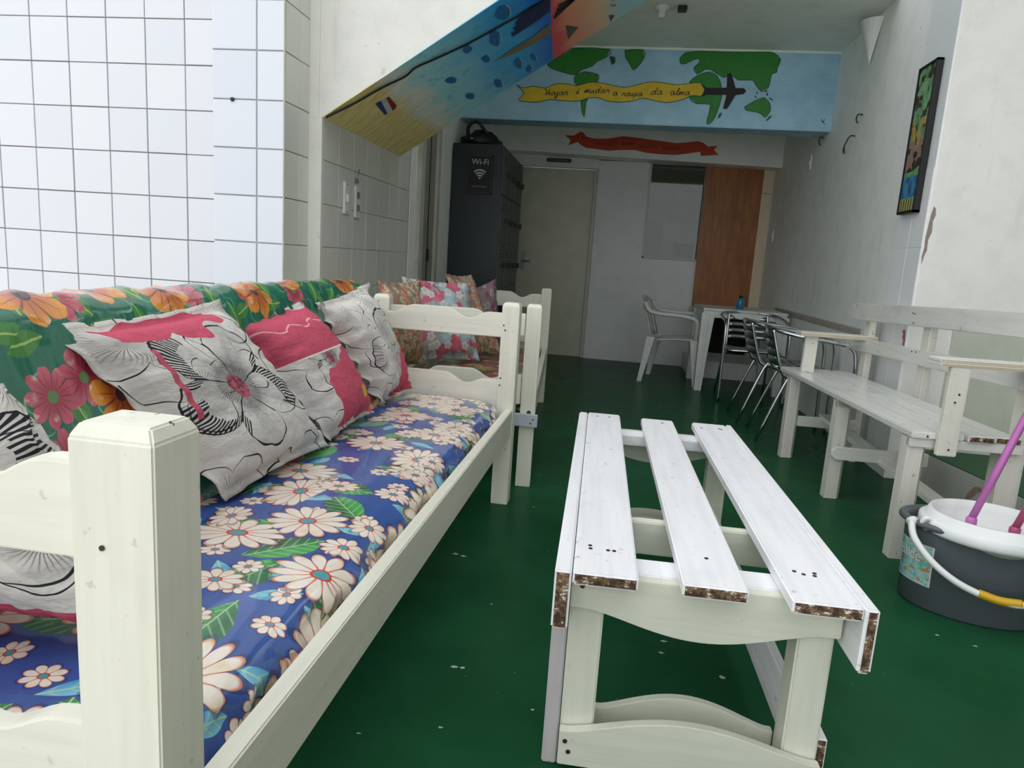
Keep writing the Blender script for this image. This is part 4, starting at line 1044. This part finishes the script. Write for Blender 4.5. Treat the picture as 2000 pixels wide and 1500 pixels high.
wf = thing('wifi_sign', 'black framed chalkboard style wifi notice on the locker side', 'sign', (-1.152, 5.71, 1.69))
box('sign_board', (-.098, -.004, -.145), (.098, .0085, .145), M_BLACKP, wf, .002)
for a, b in (((-.104, -.15), (.104, -.138)), ((-.104, .138), (.104, .15)), ((-.104, -.15), (-.092, .15)), ((.092, -.15), (.104, .15))): box('sign_frame', (a[0], -.012, a[1]), (b[0], .0088, b[1]), plain('dark_frame', (34, 32, 32), .5), wf, .002)
M_CHALK = plain('chalk_white', (190, 192, 194), .8)
text_mesh('sign_lettering', 'Wi-Fi', .062, (0, -.0052, .078), (1, 0, 0), (0, 0, 1), M_CHALK, wf, 0, 'CENTER', 1.0)
ribbons('wifi_arc', [[(r_ * math.sin(a), -.032 + r_ * math.cos(a)) for a in [(-.75 + 1.5 * k / 10) for k in range(11)]] for r_ in (.026, .046, .068)], .011, lambda a, b: Vector((a, -.0052, b)), M_CHALK, wf, 0)
decal('wifi_dot', [Vector((.008 * math.cos(a), -.0052, -.028 + .008 * math.sin(a))) for a in [2 * PI * k / 12 for k in range(12)]], M_CHALK, wf)
ribbons('sign_small_print', [[(-.06 + .12 * k / 16, -.095 + (.006 if k % 2 else -.004)) for k in range(17)]], .005, lambda a, b: Vector((a, -.0052, b)), plain('chalk_grey', (110, 112, 114), .8), wf, 3)
# dark bag lying on the locker
V, Fc = [], []
rs = random.Random(4)
bg = thing('black_bag', 'crumpled black bag lying on top of the locker', 'bag', (-1.21, 6.0, 1.931))
lathe('bag_body', [(.13, 0), (.17, .02), (.165, .06), (.12, .10), (.06, .125), (.001, .13)], M_BLACK, bg, seg=18, sx=1.0, sy=1.3)
tube('bag_strap', [(-.10, -.1, .09), (-.09, -.12, .16), (-.03, -.12, .20), (.03, -.12, .15), (.08, -.1, .08)], .014, M_BLACK, bg)
for v in bg.children[0].data.vertices: v.co += Vector((rs.uniform(-.02, .02), rs.uniform(-.02, .02), rs.uniform(0, .02) if v.co.z > .03 else 0))
lathe('bag_tag', [(.001, 0), (.012, .001), (.012, .006), (.001, .007)], M_WHITEP, bg, (-.04, -.215, .045), 12)

# ------------------------------------------------------------------ small wall things
sw = thing('light_switch', 'white light switch plate on the tiled wall under the stairs', 'switch', (XN + .0005, 3.485, 1.205))
box('plate', (0, -.037, 0), (.012, .037, .16), M_WHITEP, sw, .004); box('rocker', (.012, -.012, .06), (.02, .012, .10), M_WHITEP, sw, .002); screws(sw, [(.0122, 0, .012), (.0122, 0, .148)], (1, 0, 0), .004)
so = thing('power_outlet', 'white double power outlet with voltage marked above, beside the switch', 'outlet', (XN + .0005, 3.635, 1.195))
box('plate', (0, -.037, 0), (.012, .037, .165), M_WHITEP, so, .004)
for z in (.035, .10): box('socket', (.0118, -.02, z), (.0135, .02, z + .035), M_GROUT, so, .001)
M_INK = plain('marker_ink', (24, 24, 24), .7)
text_mesh('handwritten_voltage', '220v', .035, (XN + .0015, 3.635, 1.375), (0, 1, 0), (0, 0, 1), M_INK, wn, .2)
text_mesh('handwritten_number', '7', .055, (XN + .0015, 3.655, 1.41), (0, 1, 0), (0, 0, 1), M_INK, wn, .3)
def art_mat():
    g = Graph('abstract_painting'); u, v, _ = g.xyz('UV'); n = g.noise(g.vec(u, v * 2.5), 4, 3); n2 = g.noise(g.vec(u * 1.5, v * 6.0, 4.0), 2.2, 2)
    out = g.mix(n.step(.4, .6), (92, 140, 96), (130, 176, 120)); out = g.mix((n2 > .54) * (v > .28), out, (60, 44, 36)); out = g.mix(((v - .55).abs() < .1) * (n > .5), out, (176, 150, 70))
    out = g.mix(((v - .40).abs() < .1) * (n2 < .52), out, (150, 118, 112)); out = g.mix(((v - .17).abs() < .075), out, g.mix(n.step(.4, .6), (70, 140, 184), (40, 90, 130))); out = g.mix((v < .085), out, (96, 96, 50)); out = g.mix((v < .085) * ((u * 40.0).sin() > .4), out, (190, 186, 120))
    return g.out(out, .4)
pic = thing('framed_painting', 'tall narrow colourful painting in a black frame at the wall corner', 'painting', (XR - .014, 4.085, 1.41))
raw('canvas', [(-.028, .1, .012), (-.028, -.1, .012), (-.028, -.1, .745), (-.028, .1, .745)], [(0, 1, 2, 3)], art_mat(), pic, False, [(0, 0), (1, 0), (1, 1), (0, 1)])
for a, b in (((-.11, 0), (.11, .014)), ((-.11, .743), (.11, .757)), ((-.11, 0), (-.096, .757)), ((.096, 0), (.11, .757))): box('frame_side', (-.034, a[0], a[1]), (.0, b[0], b[1]), M_BLACK, pic, .002)
lamp = thing('wall_lamp', 'white cone shaped wall lamp high on the right wall', 'lamp', (XR - .001, 5.15, 2.44))
bm = bmesh.new()
tip = bm.verts.new((-.02, 0, 0)); rim = [bm.verts.new((-.105 * math.sin(PI * k / 12), -.105 * math.cos(PI * k / 12), .27)) for k in range(13)]
for k in range(12): bm.faces.new((tip, rim[k + 1], rim[k]))
bm.faces.new(rim); bm.faces.new((tip, rim[0], rim[-1]))
obj('shade', bm, M_WHITEP, lamp, False)
box('bracket', (-.02, -.03, .15), (.0, .03, .20), M_WHITEP, lamp, .002)
M_RUST = plain('rusty_wire', (70, 60, 54), .6)
def hook(label, p, pts):
    o = tube('wall_hook', [Vector(q) for q in pts], .005, M_RUST); o.location = p; return tag(o, label, 'hook')
hook('bent rusty wire hook sticking out of the right wall', (XR, 5.34, 1.97), [(0, -.05, .05), (-.03, -.03, .05), (-.05, .0, -.02), (-.03, .05, -.05), (-.02, .09, -.01)])
hook('short rusty hook high on the right wall under the lamp', (XR, 5.19, 2.12), [(0, 0, .02), (-.03, .0, .02), (-.035, .01, -.01), (-.02, .02, -.03)])
hook('small rusty hook at the right end of the painted beam', (XR, 6.08, 2.12), [(0, 0, .02), (-.03, .0, .03), (-.035, .0, -.01), (-.02, .01, -.03)])
for lab, y, z in (('white blank plate high on the right wall beyond the beam', 6.41, 2.0), ('white switch plate low beside the cream board', 7.52, 1.44)):
    o = thing('wall_plate', lab, 'plate', (XR + .0, y, z - .06)); box('plate', (-.010, -.035, 0), (0, .035, .12), M_WHITEP, o, .003); box('rocker', (-.016, -.012, .04), (-.0095, .012, .08), M_WHITEP, o, .002)
cf = thing('ceiling_fitting', 'small bare ceiling lamp fitting in front of the painted beam', 'lamp', (.15, 5.03, 2.741))
lathe('fitting_base', [(.05, 0), (.05, -.02), (.025, -.03), (.022, -.07), (.016, -.075)], M_PLASW, cf, seg=18)
box('junction_block', (.10, -.03, -.03), (.16, .03, -.001), M_BLACK, cf, .003)
pe2 = [(0, 0), (.01, .03), (.03, .05), (.05, .09), (.09, .10), (.07, .12), (.03, .11), (.01, .08), (-.01, .05), (-.02, .02)]
decal('peeled_patch', [Vector((1.665 + (3.875 - (3.42 - a)) * (1.235 / 7.875) - .002, 3.42 - a, .045 + b * .8)) for a, b in pe2], plain('bare_brick_render', (172, 146, 130), .9, .1, 60), pf)
nail = tag(lathe('wall_plug', [(.001, 0), (.009, .0), (.009, .004), (.001, .005)], M_SCREW, None, seg=10), 'dark nail hole plug in the pier tiles', 'plug')
nail.rotation_euler = (PI / 2, 0, 0); nail.location = on_y(454, 194, 2.9395)

M_CHIP = plain('grey_white_chip', (176, 190, 178), .8)
rs = random.Random(12)
for u, v, r_ in ((888, 1302, .012), (904, 1304, .009), (1296, 1252, .010), (1292, 1275, .009), (1040, 1386, .006), (1410, 1322, .013), (890, 1082, .016), (905, 1086, .012), (1042, 990, .006), (1780, 1095, .010), (1830, 1240, .007), (960, 1180, .006), (1660, 1260, .006), (860, 1420, .007), (1905, 1262, .008), (700, 1432, .006)):
    c = on_z(u, v, .0012)
    decal('paint_chip', [c + Vector((r_ * math.cos(a) * rs.uniform(.5, 1.2), r_ * .6 * math.sin(a) * rs.uniform(.4, 1.2), 0)) for a in [2 * PI * k / 7 for k in range(7)]], M_CHIP, FLOOR)
